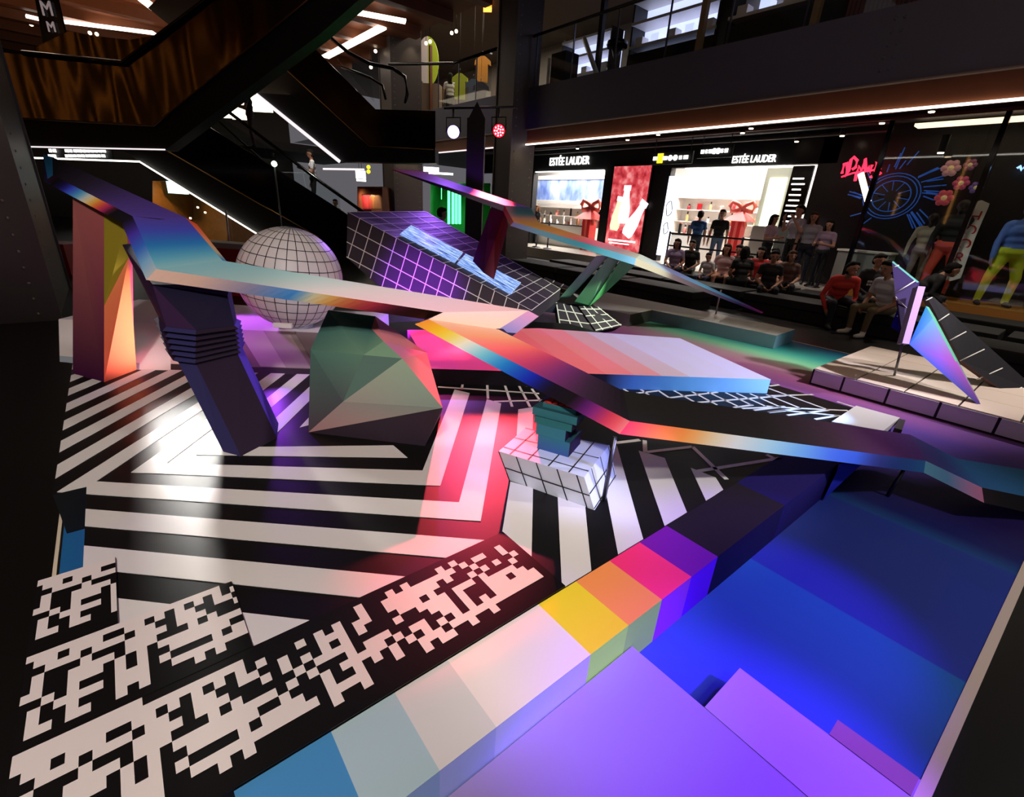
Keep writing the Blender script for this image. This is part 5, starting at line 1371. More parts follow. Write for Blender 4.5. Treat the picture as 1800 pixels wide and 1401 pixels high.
o = tube('light_strip', [pn(568, 297, 17.0), pn(640, 298, 17.0)], 0.03, LEDS); tag(o, 'thin white light strip behind the man on the escalator', 'light strip')
# lit sign and amber bar on the left, behind the stage
o = thing('lit_sign', 'row of white lit characters under the bronze escalator landing', 'sign', tuple(pn(140, 268, 18)))
rnd2 = random.Random(3)
for k in range(14):
    u = 88+k*7.2
    for v, h in ((263, 7), (274, 3.5)):
        if k in (2, 3) : continue
        p = pn(u, v, 18.0)
        box('character', p, (rnd2.uniform(0.06, 0.15), 0.05, h*0.026), SIGN, o, rz=-pi/4)
ab, an = room('amber_bar', 'bar counter with amber wood front and a small screen behind the glass', 268, 400, 318, 443, 15.0, 2.0, mat('amber_wood', (150, 96, 40), 0.4, var=0.3))
tag(ab, None, 'bar')
p = pd(312, 330, 15.2); box('bar_screen', p, (0.7, 0.05, 0.36), mat('screen_cyan', (190, 225, 235), 0.4, emit=(190, 228, 240), es=2.2), ab, rz=-0.8)
for k in range(9):
    lathe('bar_light', [(0.03, 0), (0.03, 0.05)], pd(335+k*9+(k % 3)*4, 385-k*5-(k % 2)*14, 14.9), SPT, ab, 8)
spot('bar_spot', pd(320, 320, 14.6), pd(330, 370, 15.6), 60, (1, 0.75, 0.4), 120, 0.6, 0.05)
rc = thing('red_counter', 'dark red counter with grey top behind the white globe', 'counter', tuple(pd(395, 465, 8.0)))
p = pd(392, 455, 8.0)
box('counter_front', (p.x, p.y, p.z-0.35), (1.3, 0.5, 1.1), mat('counter_red', (150, 22, 30), 0.4), rc, rz=-0.75)
box('counter_front', pd(110, 440, 9.0)+Vector((-0.1, 0, -0.35)), (0.9, 0.5, 1.0), mat('counter_red', (150, 22, 30), 0.4), rc, rz=-0.75)
box('counter_top', (p.x, p.y, p.z+0.22), (1.2, 0.4, 0.12), mat('counter_grey', (150, 142, 140), 0.4), rc, rz=-0.75)
gl2 = thing('glass_screen', 'clear glass screen with steel post below the white light line', 'glass', tuple(pd(400, 440, 9.0)))
extr('pane', vd([(255, 292, 9.0), (455, 416, 9.0), (455, 440, 9.0), (330, 440, 9.0), (330, 400, 9.0)]), FW*0.01, GLASS, gl2)
tube('post', [pd(397, 370, 8.95), pd(404, 430, 8.95)], 0.018, mat('pale_steel', (190, 190, 200), 0.3, 0.6), gl2, 6)
for i, (u, v, sx, sz) in enumerate([(392, 190, 0.9, 0.75), (418, 192, 0.9, 0.8), (452, 178, 1.0, 0.8), (445, 162, 0.7, 0.35)]):
    o = box('lit_menu_board', pn(u+6, v, 22.0), (sx, 0.05, sz), mat('menu_glow', (255, 244, 220), 0.5, emit=(255, 238, 205), es=2.4), rz=-pi/4)
    tag(o, ['leftmost glowing cream menu board beyond the escalators', 'glowing cream menu board behind the woman on the escalator', 'rightmost glowing cream menu board beyond the escalators', 'small glowing menu board above the others'][i], 'menu board')
hs = thing('hanging_banner', 'dark hanging panel with grey letters at the top left', 'sign', tuple(pn(88, 60, 12.5)))
esc_poly('panel', [(58, -20), (96, -20), (122, 92), (78, 90)], 12.5, 0.05, BLKG, hs)
for k, (u, v, s) in enumerate([(82, 16, 0.42), (90, 48, 0.3), (98, 84, 0.24)]):
    q = text('letter', 'M', s, pn(u, v, 12.46), mat('letter_grey', (170, 160, 165), 0.5, emit=(150, 140, 145), es=0.4), hs, rot=(pi/2, 0, -pi/4-0.0), ext=0.01)
# --- upper floor shop fittings
def upbox(name, label, cat, u0, u1, v0, v1, x, dx, m):
    a = px_(u0, v1, x); b = px_(u1, v0, x)
    o = box(name, (x+dx/2, (a.y+b.y)/2, (min(a.z, b.z)+max(a.z, b.z))/2), (dx, abs(a.y-b.y), abs(b.z-a.z)), m)
    return tag(o, label, cat)
def upz(name, label, cat, x, dx, y0, y1, z0, z1, m):
    return tag(box(name, (x, (y0+y1)/2, (z0+z1)/2), (dx, y1-y0, z1-z0), m), label, cat)
BW = mat('blue_white_glow', (226, 228, 255), 0.5, emit=(205, 208, 255), es=1.2)
spk2 = thing('floor_speaker', 'black cabinet standing behind the balcony glass near the column', 'cabinet', (10.4, 11.0, 4.48))
box('cabinet', (10.5, 11.1, 4.95), (0.5, 0.55, 0.9), BLK, spk2); box('side_strip', (10.2, 11.4, 4.9), (0.05, 0.06, 0.8), WARMW, spk2)
def uprack(label, x, y0, y1, glow):
    t = thing('display_unit', label, 'display', (x, (y0+y1)/2, 4.48))
    for z in (5.45, 5.95, 6.4): box('shelf_board', (x, (y0+y1)/2, z), (0.6, y1-y0, 0.06), WARMW, t)
    box('back_panel', (x+0.3, (y0+y1)/2, 5.9), (0.03, y1-y0, 1.2), BW if glow else WARMW, t)
    box('base', (x, (y0+y1)/2, 4.9), (0.6, y1-y0, 0.8), BLK, t)
    for y in (y0, y1): box('upright', (x, y, 5.5), (0.5, 0.05, 2.0), BLK, t)
    for k in range(5): box('display_item', (x-0.1, y0+(k+0.5)*(y1-y0)/5, 5.57), (0.25, 0.22, 0.18), BW if k % 2 else WARMW, t)
uprack('blue white glowing shelf unit on the upper floor, second bay', 11.6, 7.2, 9.6, True)
uprack('blue white glowing shelf unit on the upper floor, nearest the cabinet', 12.6, 11.2, 13.2, True)
uprack('dim shelf unit on the upper floor, third bay', 11.4, 4.4, 6.8, False)
for i, (y, m_) in enumerate([(9.9, BLK), (7.0, mat('pale_timber', (176, 140, 100), 0.5)), (6.9-2.2, mat('pale_timber', (176, 140, 100), 0.5))]):
    upz('upright_post', ['black upright post behind the balcony glass', 'pale timber post behind the balcony glass, left one', 'pale timber post behind the balcony glass, right one'][i], 'post', 10.6, 0.12, y, y+0.12, 4.48, 8.2, m_)
bc = thing('brace_light', 'slanted pale brace behind the balcony glass', 'brace', (10.3, 10.0, 4.5))
tube('bar', [(10.4, 10.35, 5.6), (10.4, 9.6, 4.5)], 0.06, WARMW, bc, 8)
stl = thing('metal_stool', 'steel pedestal stool with round seat behind the balcony glass', 'stool', (10.4, 9.2, 4.48))
lathe('stem', [(0.2, 0), (0.18, 0.04), (0.05, 0.3), (0.05, 0.5), (0.14, 0.72)], (10.4, 9.2, 4.48), STEEL, stl, 14); lathe('seat', [(0.24, 0.72), (0.26, 0.78), (0.24, 0.85)], (10.4, 9.2, 4.48), BLKG, stl, 16)
ct = thing('striped_curtain', 'dusky pink pleated curtain behind the balcony glass', 'curtain', (11.0, 3.8, 4.48))
V, Fc = [], []
for k in range(33):
    y = 3.3+k*0.035; xx = 11.0+0.03*(k % 2)
    V += [(xx, y, 4.5), (xx, y, 6.8)]
    if k: Fc.append((2*k-2, 2*k, 2*k+1, 2*k-1))
mesh('cloth', V, Fc, mat('curtain_pink', (120, 80, 88), 0.8), ct)
# far upper floor: round green panel, counter, clothes
rp = thing('round_panel', 'half white half lime round panel on the far upper floor', 'panel', tuple(pd(752, 110, 19)))
cpn = pd(752, 108, 19)
u_ = Vector((0.7, -0.7, 0))
for nm_, a0_, a1_, m_ in (('lime_half', -90, 90, mat('lime', (150, 170, 40), 0.5, emit=(150, 170, 40), es=0.2)), ('white_half', 90, 270, mat('pale_half', (190, 180, 176), 0.5, emit=(180, 170, 165), es=0.15))):
    pts = [cpn+u_*0.75*cos(radians(a))*0.6+Vector((0, 0, 0.85*sin(radians(a)))) for a in [a0_+(a1_-a0_)*k/14 for k in range(15)]]
    extr(nm_, pts, NE*0.06, m_, rp)
o = box('timber_post', pd(757, 150, 18.4), (0.1, 0.1, 2.6), mat('rust_post', (120, 70, 44), 0.5)); tag(o, 'rust brown post in front of the round lime panel', 'post')
o = box('far_counter', pd(755, 172, 18.8), (0.9, 0.5, 0.9), mat('far_counter', (170, 150, 130), 0.5), rz=-0.8); tag(o, 'pale counter on the far upper floor by the rust post', 'counter')
for i, (u, v, c) in enumerate([(808, 150, (200, 200, 60)), (832, 160, (90, 100, 110)), (845, 165, (60, 60, 66)), (848, 120, (230, 150, 60))]):
    p = pd(u, v, 18.0)
    t = thing('hanging_garment', ['yellow striped top', 'grey denim garment', 'black garment', 'orange garment'][i]+' displayed on the far upper floor', 'garment', tuple(p))
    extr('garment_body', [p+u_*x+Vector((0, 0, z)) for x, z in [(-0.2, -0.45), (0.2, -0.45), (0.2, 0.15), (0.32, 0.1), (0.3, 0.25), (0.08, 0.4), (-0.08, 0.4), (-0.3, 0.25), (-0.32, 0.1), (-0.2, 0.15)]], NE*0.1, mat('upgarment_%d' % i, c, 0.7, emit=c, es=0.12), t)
    tube('hanger', [p+Vector((0, 0, 0.4)), p+Vector((0, 0, 0.55))], 0.01, STEEL, t, 5)
o = box('orange_sign', pd(857, 14, 17), (0.3, 0.05, 0.24), mat('sign_orange', (255, 150, 40), 0.5, emit=(255, 140, 40), es=2.2), rz=-0.8); tag(o, 'small orange lit sign at the top by the steel column', 'sign')
for i, (u, v) in enumerate([(802, 17), (812, 14), (794, 58), (802, 55), (749, 76), (756, 73), (726, 32), (660, 90), (652, 118), (158, 58), (170, 60), (55, 43)]):
    p = pd(u, v, 17.0)
    t = thing('spotlight', 'small warm ceiling spotlight '+['right of the pair near the orange sign, left lamp', 'of the pair near the orange sign, right lamp', 'of the middle pair above the landing, left lamp', 'of the middle pair above the landing, right lamp', 'of the lower pair beside the column, left lamp', 'of the lower pair beside the column, right lamp', 'in front of the centre column', 'left of the centre column, upper one', 'left of the centre column, lower one', 'under the long light bar, left of two', 'under the long light bar, right of two', 'beside the hanging dark banner'][i].replace('right of the pair', 'of the pair'), 'light', tuple(p), 'upper floor spotlights')
    lathe('can', [(0.05, 0.0), (0.06, 0.02), (0.06, 0.2)], p, BLK, t, 10, tuple(-ray(u, v)*-1)); lathe('lens', [(0.06, -0.01), (0.055, 0.0)], p, SPT, t, 10, tuple(ray(u, v)))

def hang(o, zt, r=0.008):
    "thin suspension wires from a hanging thing up to the ceiling"
    l = Vector(o.location)
    for s in (-0.12, 0.12):
        tube('suspension_wire', [l+Vector((0, s, 0.0)), (l.x, l.y+s, zt)], r, BLK, o, 5)
for o in list(bpy.data.objects):
    n = o.name.split('.')[0]
    if o.parent: continue
    if n == 'hanging_decoration': hang(o, 3.7, 0.004)
    if n in ('neon_sign', 'blue_artwork'):
        for s in (-0.2, 0.2): tube('bracket', [Vector(o.location)+Vector((0.02, s, 0)), (13.55, o.location.y+s, o.location.z)], 0.012, BLK, o, 5)
    if n == 'cube_sign': hang(o, 3.2)
    if n == 'hanging_garment': tube('hanger_wire', [Vector(o.location)+Vector((0, 0, 0.5)), (o.location.x, o.location.y, 8.3)], 0.006, BLK, o, 4)
    if n == 'spotlight' and o.type == 'EMPTY':
        tube('stem', [Vector(o.location), (o.location.x, o.location.y, 6.88 if o.location.x < 9.4 else 8.3)], 0.012, BLK, o, 5)

lsb = bpy.data.objects['lit_sign.002'] if 'lit_sign.002' in bpy.data.objects else None
for o in [x for x in bpy.data.objects if x.name.startswith('lit_sign') and x.type == 'EMPTY']:
    l = Vector(o.location)
    box('backing', l+NE*0.06, (2.6, 0.04, 0.5), BLK, o, rz=-pi/4)
    for s in (-1.0, 1.0): tube('rod', [l+Vector((0.7*s, -0.7*s, 0.2))+NE*0.06, (l.x+0.7*s+0.04, l.y-0.7*s+0.04, 3.2)], 0.015, BLK, o, 5)
for x, y0, y1 in ((15.6, 12.9, 17.2), (15.6, 6.6, 10.0)): pass
wcn = thing('white_counter', 'grey white counter block under the red neon script', 'counter', (12.0, px_(1520, 440, 12.0).y, 0.1))
yc = px_(1520, 440, 12.0).y
box('block', (12.75, yc+0.15, 0.55), (0.5, 0.95, 0.9), mat('counter_pale', (150, 150, 146), 0.4), wcn); box('top_slab', (12.75, yc+0.15, 1.02), (0.54, 1.0, 0.04), WARMW, wcn)
# ================================================================== PEOPLE
import numpy as np
def cap_mesh(V, Fc, p0, p1, r0, r1, seg=10, rings=4):
    p0, p1 = Vector(p0), Vector(p1)
    ax = p1-p0
    L = ax.length
    ax = ax.normalized() if L > 1e-5 else Vector((0, 0, 1))
    u = ax.orthogonal().normalized(); v = ax.cross(u)
    prof = []
    for i in range(rings+1):
        a = -pi/2+pi/2*i/rings
        prof.append((cos(a)*r0, sin(a)*r0))
    for i in range(rings+1):
        a = pi/2*i/rings
        prof.append((cos(a)*r1, L+sin(a)*r1))
    b = len(V)
    for r, h in prof:
        r = max(r, 0.0005)
        for k in range(seg):
            an = 2*pi*k/seg
            V.append(p0+ax*h+u*cos(an)*r+v*sin(an)*r)
    n = len(prof)
    for i in range(n-1):
        for k in range(seg):
            Fc.append((b+i*seg+k, b+i*seg+(k+1) % seg, b+(i+1)*seg+(k+1) % seg, b+(i+1)*seg+k))
    Fc.append(tuple(b+k for k in range(seg-1, -1, -1)))
    Fc.append(tuple(b+(n-1)*seg+k for k in range(seg)))
def remeshed(name, caps, vox):
    V, Fc = [], []
    for c in caps: cap_mesh(V, Fc, *c[:4])
    me = bpy.data.meshes.new('tmp')
    me.from_pydata([tuple(v) for v in V], [], Fc)
    o = bpy.data.objects.new('tmp', me); COL.objects.link(o)
    md = o.modifiers.new('r', 'REMESH'); md.mode = 'VOXEL'; md.voxel_size = vox
    ms = o.modifiers.new('s', 'SMOOTH'); ms.factor = 0.5; ms.iterations = 2
    dg = bpy.context.evaluated_depsgraph_get()
    out = bpy.data.meshes.new_from_object(o.evaluated_get(dg))
    bpy.data.objects.remove(o); bpy.data.meshes.remove(me)
    out.name = name
    for p in out.polygons: p.use_smooth = True
    # material by nearest capsule
    n = len(out.polygons)
    cen = np.zeros(n*3); out.polygons.foreach_get('center', cen); cen = cen.reshape(-1, 3)
    best = np.full(n, 1e9); idx = np.zeros(n, int)
    for c in caps:
        a, b = np.array(c[0], float), np.array(c[1], float)
        d = b-a; L = max((d*d).sum(), 1e-9)
        t = np.clip(((cen-a)@d)/L, 0, 1)
        q = np.linalg.norm(cen-(a+t[:, None]*d), axis=1)-(c[2]+(c[3]-c[2])*t)
        mk = q < best
        best[mk] = q[mk]; idx[mk] = c[4]
    out.polygons.foreach_set('material_index', idx.astype(np.int32))
    return out
def hand(caps, w, d, nrm, m, s=1.0, curl=0.5):
    """w wrist, d direction of the hand, nrm palm normal (fingers curl this way)"""
    w, d, nrm = Vector(w), Vector(d).normalized(), Vector(nrm).normalized()
    sd_ = d.cross(nrm).normalized()
    pc = w+d*0.085*s
    caps.append((w, w+d*0.03*s, 0.026*s, 0.028*s, m))
    for k, (o, l) in enumerate([(-0.030, 0.060), (-0.010, 0.072), (0.011, 0.068), (0.031, 0.052)]):
        b = w+d*0.082*s+sd_*o*s
        caps.append((w+d*0.02*s+sd_*o*0.6*s, b, 0.017*s, 0.014*s, m))
        m1 = b+(d*(1-0.4*curl)+nrm*0.6*curl).normalized()*l*0.55*s
        caps.append((b, m1, 0.0105*s, 0.0095*s, m))
        caps.append((m1, m1+(d*(0.8-0.8*curl)+nrm*1.0*curl).normalized()*l*0.5*s, 0.0095*s, 0.008*s, m))
    b = w+d*0.03*s-sd_*0.028*s
    m1 = b+(d*0.6-sd_*0.7+nrm*0.2).normalized()*0.045*s
    caps.append((b, m1, 0.014*s, 0.011*s, m)); caps.append((m1, m1+(d*0.9-sd_*0.15+nrm*0.3).normalized()*0.035*s, 0.011*s, 0.009*s, m))
SKIN, SHIRT, PANTS, SHOE = 0, 1, 2, 3
def person(label, root, yaw, pose='stand', h=1.70, shirt=(200, 200, 200), pants=(30, 30, 36), shoe=(24, 22, 22), skin=(176, 128, 100), hair=(18, 14, 13), hairlen=0, lean=0.0, arms=None, sleeve='short', skirt=False, vox=0.017, headyaw=0.0, headpitch=0.0, cap=None, hair_on=True, mannequin=False, group=None, seat=0.42, text_on=None, bare_legs=False, legspread=0.1, bulk=1.0):
    s = h/1.70
    root = Vector(root)
    cy, sy = cos(yaw), sin(yaw)
    def W(p): return Vector((p[0]*cy-p[1]*sy, p[0]*sy+p[1]*cy, p[2]))*s
    caps = []
    def add(a, b, r0, r1, m):
        f_ = bulk if m in (1, 2) else 1.0
        caps.append((tuple(W(a)), tuple(W(b)), r0*s*f_, r1*s*f_, m))
    lg = SKIN if bare_legs else PANTS
    if pose == 'stand':
        pel = Vector((0, 0, 0.93))
        for sg in (-1, 1):
            hp = Vector((0, sg*0.085, 0.90)); kn = Vector((0.025, sg*legspread, 0.50)); an = Vector((-0.02, sg*(legspread+0.01), 0.09))
            add(hp, kn, 0.085, 0.058, lg if not skirt else PANTS); add(kn, an, 0.056, 0.042, lg)
            add(an, (0.02, sg*(legspread+0.015), 0.05), 0.045, 0.04, SHOE); add((0.0, sg*(legspread+0.015), 0.045), (0.15, sg*(legspread+0.03), 0.035), 0.042, 0.032, SHOE)
    else:
        pel = Vector((0, 0, seat+0.11))
        for sg in (-1, 1):
            hp = Vector((0.02, sg*0.09, seat+0.10)); kn = Vector((0.43, sg*(legspread+0.06), seat+0.09)); an = Vector((0.42, sg*(legspread+0.04), 0.09))
            add(hp, kn, 0.088, 0.062, lg); add(kn, an, 0.058, 0.042, lg)
            add(an, (0.45, sg*(legspread+0.05), 0.05), 0.045, 0.04, SHOE); add((0.43, sg*(legspread+0.05), 0.045), (0.58, sg*(legspread+0.07), 0.035), 0.042, 0.032, SHOE)
    up = Vector((sin(lean), 0, cos(lean)))
    fw = Vector((cos(lean), 0, -sin(lean)))
    def tz(f, y, u): return pel+fw*f+Vector((0, y, 0))+up*u
    add(pel+Vector((0, -0.06, 0)), pel+Vector((0, 0.06, 0)), 0.115, 0.115, PANTS)
    add(tz(0, -0.045, 0.08), tz(0, 0.045, 0.08), 0.105, 0.105, SHIRT)
    add(tz(0.0, -0.05, 0.2), tz(0.0, 0.05, 0.2), 0.108, 0.108, SHIRT)
    add(tz(0.005, -0.07, 0.34), tz(0.005, 0.07, 0.34), 0.112, 0.112, SHIRT)
    add(tz(0, -0.14, 0.44), tz(0, 0.14, 0.44), 0.068, 0.068, SHIRT)
    if skirt:
        for q in range(3): add(pel+Vector((0, -0.07, -0.1*q)), pel+Vector((0, 0.07, -0.1*q)), 0.13+0.012*q, 0.13+0.012*q, PANTS)
    nk = tz(0.0, 0, 0.47)
    hd = tz(0.025, 0, 0.66)
    add(nk, tz(0.015, 0, 0.57), 0.055, 0.05, SKIN)
    hy, hp_ = headyaw, headpitch+lean*0.25
    hf = Vector((cos(hy)*cos(hp_), sin(hy)*cos(hp_), -sin(hp_)))
    hl = Vector((-sin(hy), cos(hy), 0))
    hu = hf.cross(hl)
    if hu.z < 0: hu = -hu
    def hz(f, l, u): return hd+hf*f+hl*l+hu*u
    add(hz(0.0, 0, 0.025), hz(-0.02, 0, 0.02), 0.092, 0.092, SKIN)
    add(hz(0.02, 0, -0.05), hz(0.035, 0, -0.065), 0.066, 0.05, SKIN)
    add(hz(0.09, 0, 0.0), hz(0.104, 0, -0.022), 0.010, 0.013, SKIN)
    for sg in (-1, 1): add(hz(-0.01, sg*0.09, 0.01), hz(-0.012, sg*0.094, -0.03), 0.014, 0.010, SKIN)
    A = arms or ((0.02, 0.26, -0.02, 0.06, 0.27, -0.26), (0.02, 0.26, -0.02, 0.06, 0.27, -0.26))
    # arms: elbow and wrist as (f, out, u) relative to the torso frame (u from pelvis)
    for sg, a in zip((1, -1), A):
        sh_ = tz(0, sg*0.185, 0.43)
        el = tz(a[0], sg*a[1], a[2]+0.17)
        wr = tz(a[3], sg*a[4], a[5]+0.17)
        add(sh_, sh_.lerp(el, 0.55), 0.056, 0.05, SHIRT)
        add(sh_.lerp(el, 0.55), el, 0.045, 0.04, SHIRT if sleeve == 'long' else SKIN)
        add(el, wr, 0.04, 0.03, SHIRT if sleeve == 'long' else SKIN)
        dirv = (wr-el).normalized()
        hcaps = []
        nr = Vector((0, -sg, 0)) if abs(dirv.y) < 0.8 else Vector((0, 0, -1))
        hand(hcaps, wr+dirv*0.01, dirv, nr, SKIN, 1.0)
        for c in hcaps: add(c[0], c[1], c[2], c[3], c[4])
    me = remeshed('body', caps, vox*s)
    key = lambda n, c: '%s_%d_%d_%d' % (n, *c)
    for nm, c in (('skin', skin), ('cloth', shirt), ('cloth', pants), ('shoe', shoe)):
        me.materials.append(mat(key(nm, c), c, 0.55 if nm == 'skin' else 0.75, var=0.08, vscale=12))
    t = thing('mannequin' if mannequin else 'person', label, 'mannequin' if mannequin else 'person', tuple(root), group)
    link('body', me, t)
    def lk(name, caps_, vox_, m):
        cc = [(tuple(W(a)), tuple(W(b)), r0*s, r1*s, 0) for a, b, r0, r1 in caps_]
        m_ = remeshed(name, cc, vox_*s); m_.materials.append(m)
        return link(name, m_, t)
    HM = mat(key('hair', hair), hair, 0.75, spec=0.15)
    if hair_on:
        hc = [(hz(-0.02, 0, 0.045), hz(-0.035, 0, 0.035), 0.096, 0.098), (hz(0.045, -0.04, 0.085), hz(0.045, 0.04, 0.085), 0.04, 0.04), (hz(-0.06, -0.03, -0.02), hz(-0.06, 0.03, -0.02), 0.06, 0.06)]
        if hairlen > 0:
            hc += [(hz(-0.07, -0.03, 0.0), hz(-0.09, -0.04, -hairlen), 0.06, 0.045), (hz(-0.07, 0.03, 0.0), hz(-0.09, 0.04, -hairlen), 0.06, 0.045), (hz(0.0, 0.085, 0.0), hz(-0.02, 0.095, -hairlen*0.7), 0.03, 0.02), (hz(0.0, -0.085, 0.0), hz(-0.02, -0.095, -hairlen*0.7), 0.03, 0.02)]
        lk('hair', hc, 0.016, HM)
    if cap:
        lk('cap', [(hz(-0.01, 0, 0.06), hz(-0.02, 0, 0.06), 0.1, 0.1), (hz(0.08, -0.04, 0.065), hz(0.14, -0.03, 0.055), 0.012, 0.01), (hz(0.08, 0.04, 0.065), hz(0.14, 0.03, 0.055), 0.012, 0.01), (hz(0.08, 0, 0.066), hz(0.15, 0, 0.056), 0.014, 0.012)], 0.013, mat(key('cap', cap), cap, 0.7))
    if not mannequin:
        ev, ef = [], []
        for sg in (-1, 1):
            cap_mesh(ev, ef, W(hz(0.083, sg*0.032, 0.012)), W(hz(0.084, sg*0.034, 0.012)), 0.011*s, 0.011*s, 6, 2)
        me2 = bpy.data.meshes.new('eyes'); me2.from_pydata([tuple(v) for v in ev], [], ef); me2.materials.append(mat('eye_dark', (30, 22, 20), 0.3)); link('eyes', me2, t)
        ev, ef = [], []
        cap_mesh(ev, ef, W(hz(0.083, -0.02, -0.055)), W(hz(0.083, 0.02, -0.055)), 0.007*s, 0.007*s, 6, 2)
        me2 = bpy.data.meshes.new('mouth'); me2.from_pydata([tuple(v) for v in ev], [], ef); me2.materials.append(mat('lip', (120, 62, 58), 0.4)); link('mouth', me2, t)
    return t, tz, W
def toward(dx, dy): return atan2(dy, dx)
RELAX = ((0.0, 0.24, -0.03, 0.06, 0.25, -0.28),)*2
FRONT = ((0.06, 0.25, -0.02, 0.30, 0.12, 0.02),)*2
LAP = ((0.05, 0.25, 0.0, 0.30, 0.10, -0.10),)*2
# man on the escalator
p = pn(556, 372, 13.95); ht = (pn(553, 264, 13.95)-p).z
person('man in white shirt and black trousers riding the lower escalator, hand on the rail', (p.x, p.y, p.z), toward(-0.8, 0.2), 'stand', max(1.6, min(1.85, ht)), (226, 222, 220), (16, 15, 18), arms=((0.05, 0.25, -0.02, 0.3, 0.3, 0.06), (0.0, 0.24, -0.03, 0.06, 0.25, -0.28)), sleeve='short', skin=(150, 105, 80))
p = pn(447, 262, 14.6)
person('woman in dark clothes looking at her phone high on the lower escalator', (p.x, p.y, p.z), toward(-0.8, 0.3), 'stand', 1.62, (22, 20, 22), (70, 40, 44), arms=FRONT, hairlen=0.06, headpitch=0.4, skin=(150, 105, 85))
# red sweater man and khaki man on the benches
pr_ = pz(1458, 536, 0.125)
person('man in red sweater leaning forward on the black bench', (pr_.x+0.1, pr_.y, -0.25), toward(-0.75, -0.62), 'sit', 1.74, (214, 58, 48), (26, 28, 40), arms=((0.10, 0.27, -0.02, 0.34, 0.16, -0.12), (0.10, 0.27, -0.02, 0.34, 0.2, -0.14)), sleeve='long', lean=0.55, seat=0.36, vox=0.0125, headpitch=-0.35, headyaw=0.2, skin=(168, 118, 92))
pk = pz(1552, 553, 0.125)
fk = pz(1495, 590, -0.25)
person('man in white shirt and khaki trousers seated in profile on the black bench', (pk.x, pk.y, -0.25), toward(fk.x-pk.x, fk.y-pk.y), 'sit', 1.74, (206, 208, 214), (112, 98, 70), (222, 218, 212), arms=((0.10, 0.26, -0.02, 0.33, 0.20, -0.08), (0.08, 0.26, -0.02, 0.3, 0.14, -0.1)), lean=0.30, seat=0.36, vox=0.0125, skin=(168, 118, 92))
q = px_(1605, 505, 11.6)
person('person in black hoodie bending over behind the khaki man', (q.x, q.y, -0.25), toward(0.45, -0.9), 'sit', 1.75, (14, 13, 15), (14, 13, 15), arms=((0.12, 0.26, 0.0, 0.36, 0.2, 0.05),)*2, sleeve='long', lean=0.75, seat=0.5)
q = px_(1520, 520, 10.9)
_, tz_, W_ = person('person in black shirt with white lettering seated behind the red sweater man', (q.x, q.y, -0.25), toward(-0.7, -0.7), 'sit', 1.70, (16, 15, 17), (18, 18, 20), arms=LAP, lean=0.1, seat=0.42, sleeve='long')
rl = random.Random(2)
yw = toward(-0.7, -0.7)
for r_ in range(2):
    for k in range(6):
        c = Vector((q.x, q.y, -0.25))+W_(tz_(0.128, -0.11+0.044*k, 0.30-0.055*r_))
        box('shirt_lettering', c, (0.012, rl.uniform(0.02, 0.036), 0.035), mat('print_white', (190, 190, 190), 0.6), _, rz=yw)
# seated audience
aud = [(1187, 452, 'woman in lilac top seated at the left end of the audience', (150, 130, 165), (40, 40, 60), 0.2, 11.75),
       (1216, 448, 'person in black seated beside the woman in lilac', (16, 16, 18), (20, 20, 24), 0.0, 12.0),
       (1246, 470, 'child in white shirt seated low in the front of the audience', (214, 206, 212), (60, 60, 90), 0.0, 11.2),
       (1275, 455, 'woman with long brown hair and pale top seated with bare legs', (186, 150, 150), (70, 80, 120), 0.25, 11.5),
       (1300, 452, 'person in dark grey shirt seated beside the long haired woman', (48, 44, 50), (26, 26, 34), 0.0, 11.8),
       (1322, 440, 'child in white and red shirt with mask seated in the audience', (220, 190, 186), (120, 30, 34), 0.0, 11.9),
       (1338, 452, 'person in bright red shirt seated in the audience', (196, 40, 44), (28, 28, 36), 0.18, 11.6),
       (1366, 446, 'girl in peach top with long hair seated in the audience', (216, 160, 140), (40, 40, 50), 0.22, 11.9),
       (1392, 452, 'person in brown shirt seated at the right of the audience', (96, 66, 58), (26, 26, 30), 0.1, 11.7),
       (1302, 486, 'person in black with back turned in the front of the audience', (14, 14, 16), (20, 20, 24), 0.12, 10.9),
       (1350, 492, 'person in black shirt leaning on the front bench of the audience', (18, 18, 20), (20, 20, 24), 0.0, 10.6)]
for i, (u, v, lab, sh_, pt, hl_, x) in enumerate(aud):
    p = px_(u, v, x)
    hgt = 1.62 if 'child' not in lab else 1.25
    yaw = toward(-0.9, -0.25+0.25*((i*7) % 5-2)/2)
    if 'back turned' in lab: yaw = toward(0.6, 0.5)
    hair = (60, 38, 26) if 'brown' in lab else (18, 14, 13)
    person(lab, (x, p.y, -0.25), yaw, 'sit', hgt, sh_, pt, arms=LAP, lean=0.12+0.05*(i % 3), seat=0.38*1.62/hgt if hgt > 1.4 else 0.46, hairlen=hl_, hair=hair, bare_legs='bare legs' in lab, skin=(178, 128, 104), headyaw=0.3*((i % 3)-1), group='audience seated on the black benches')
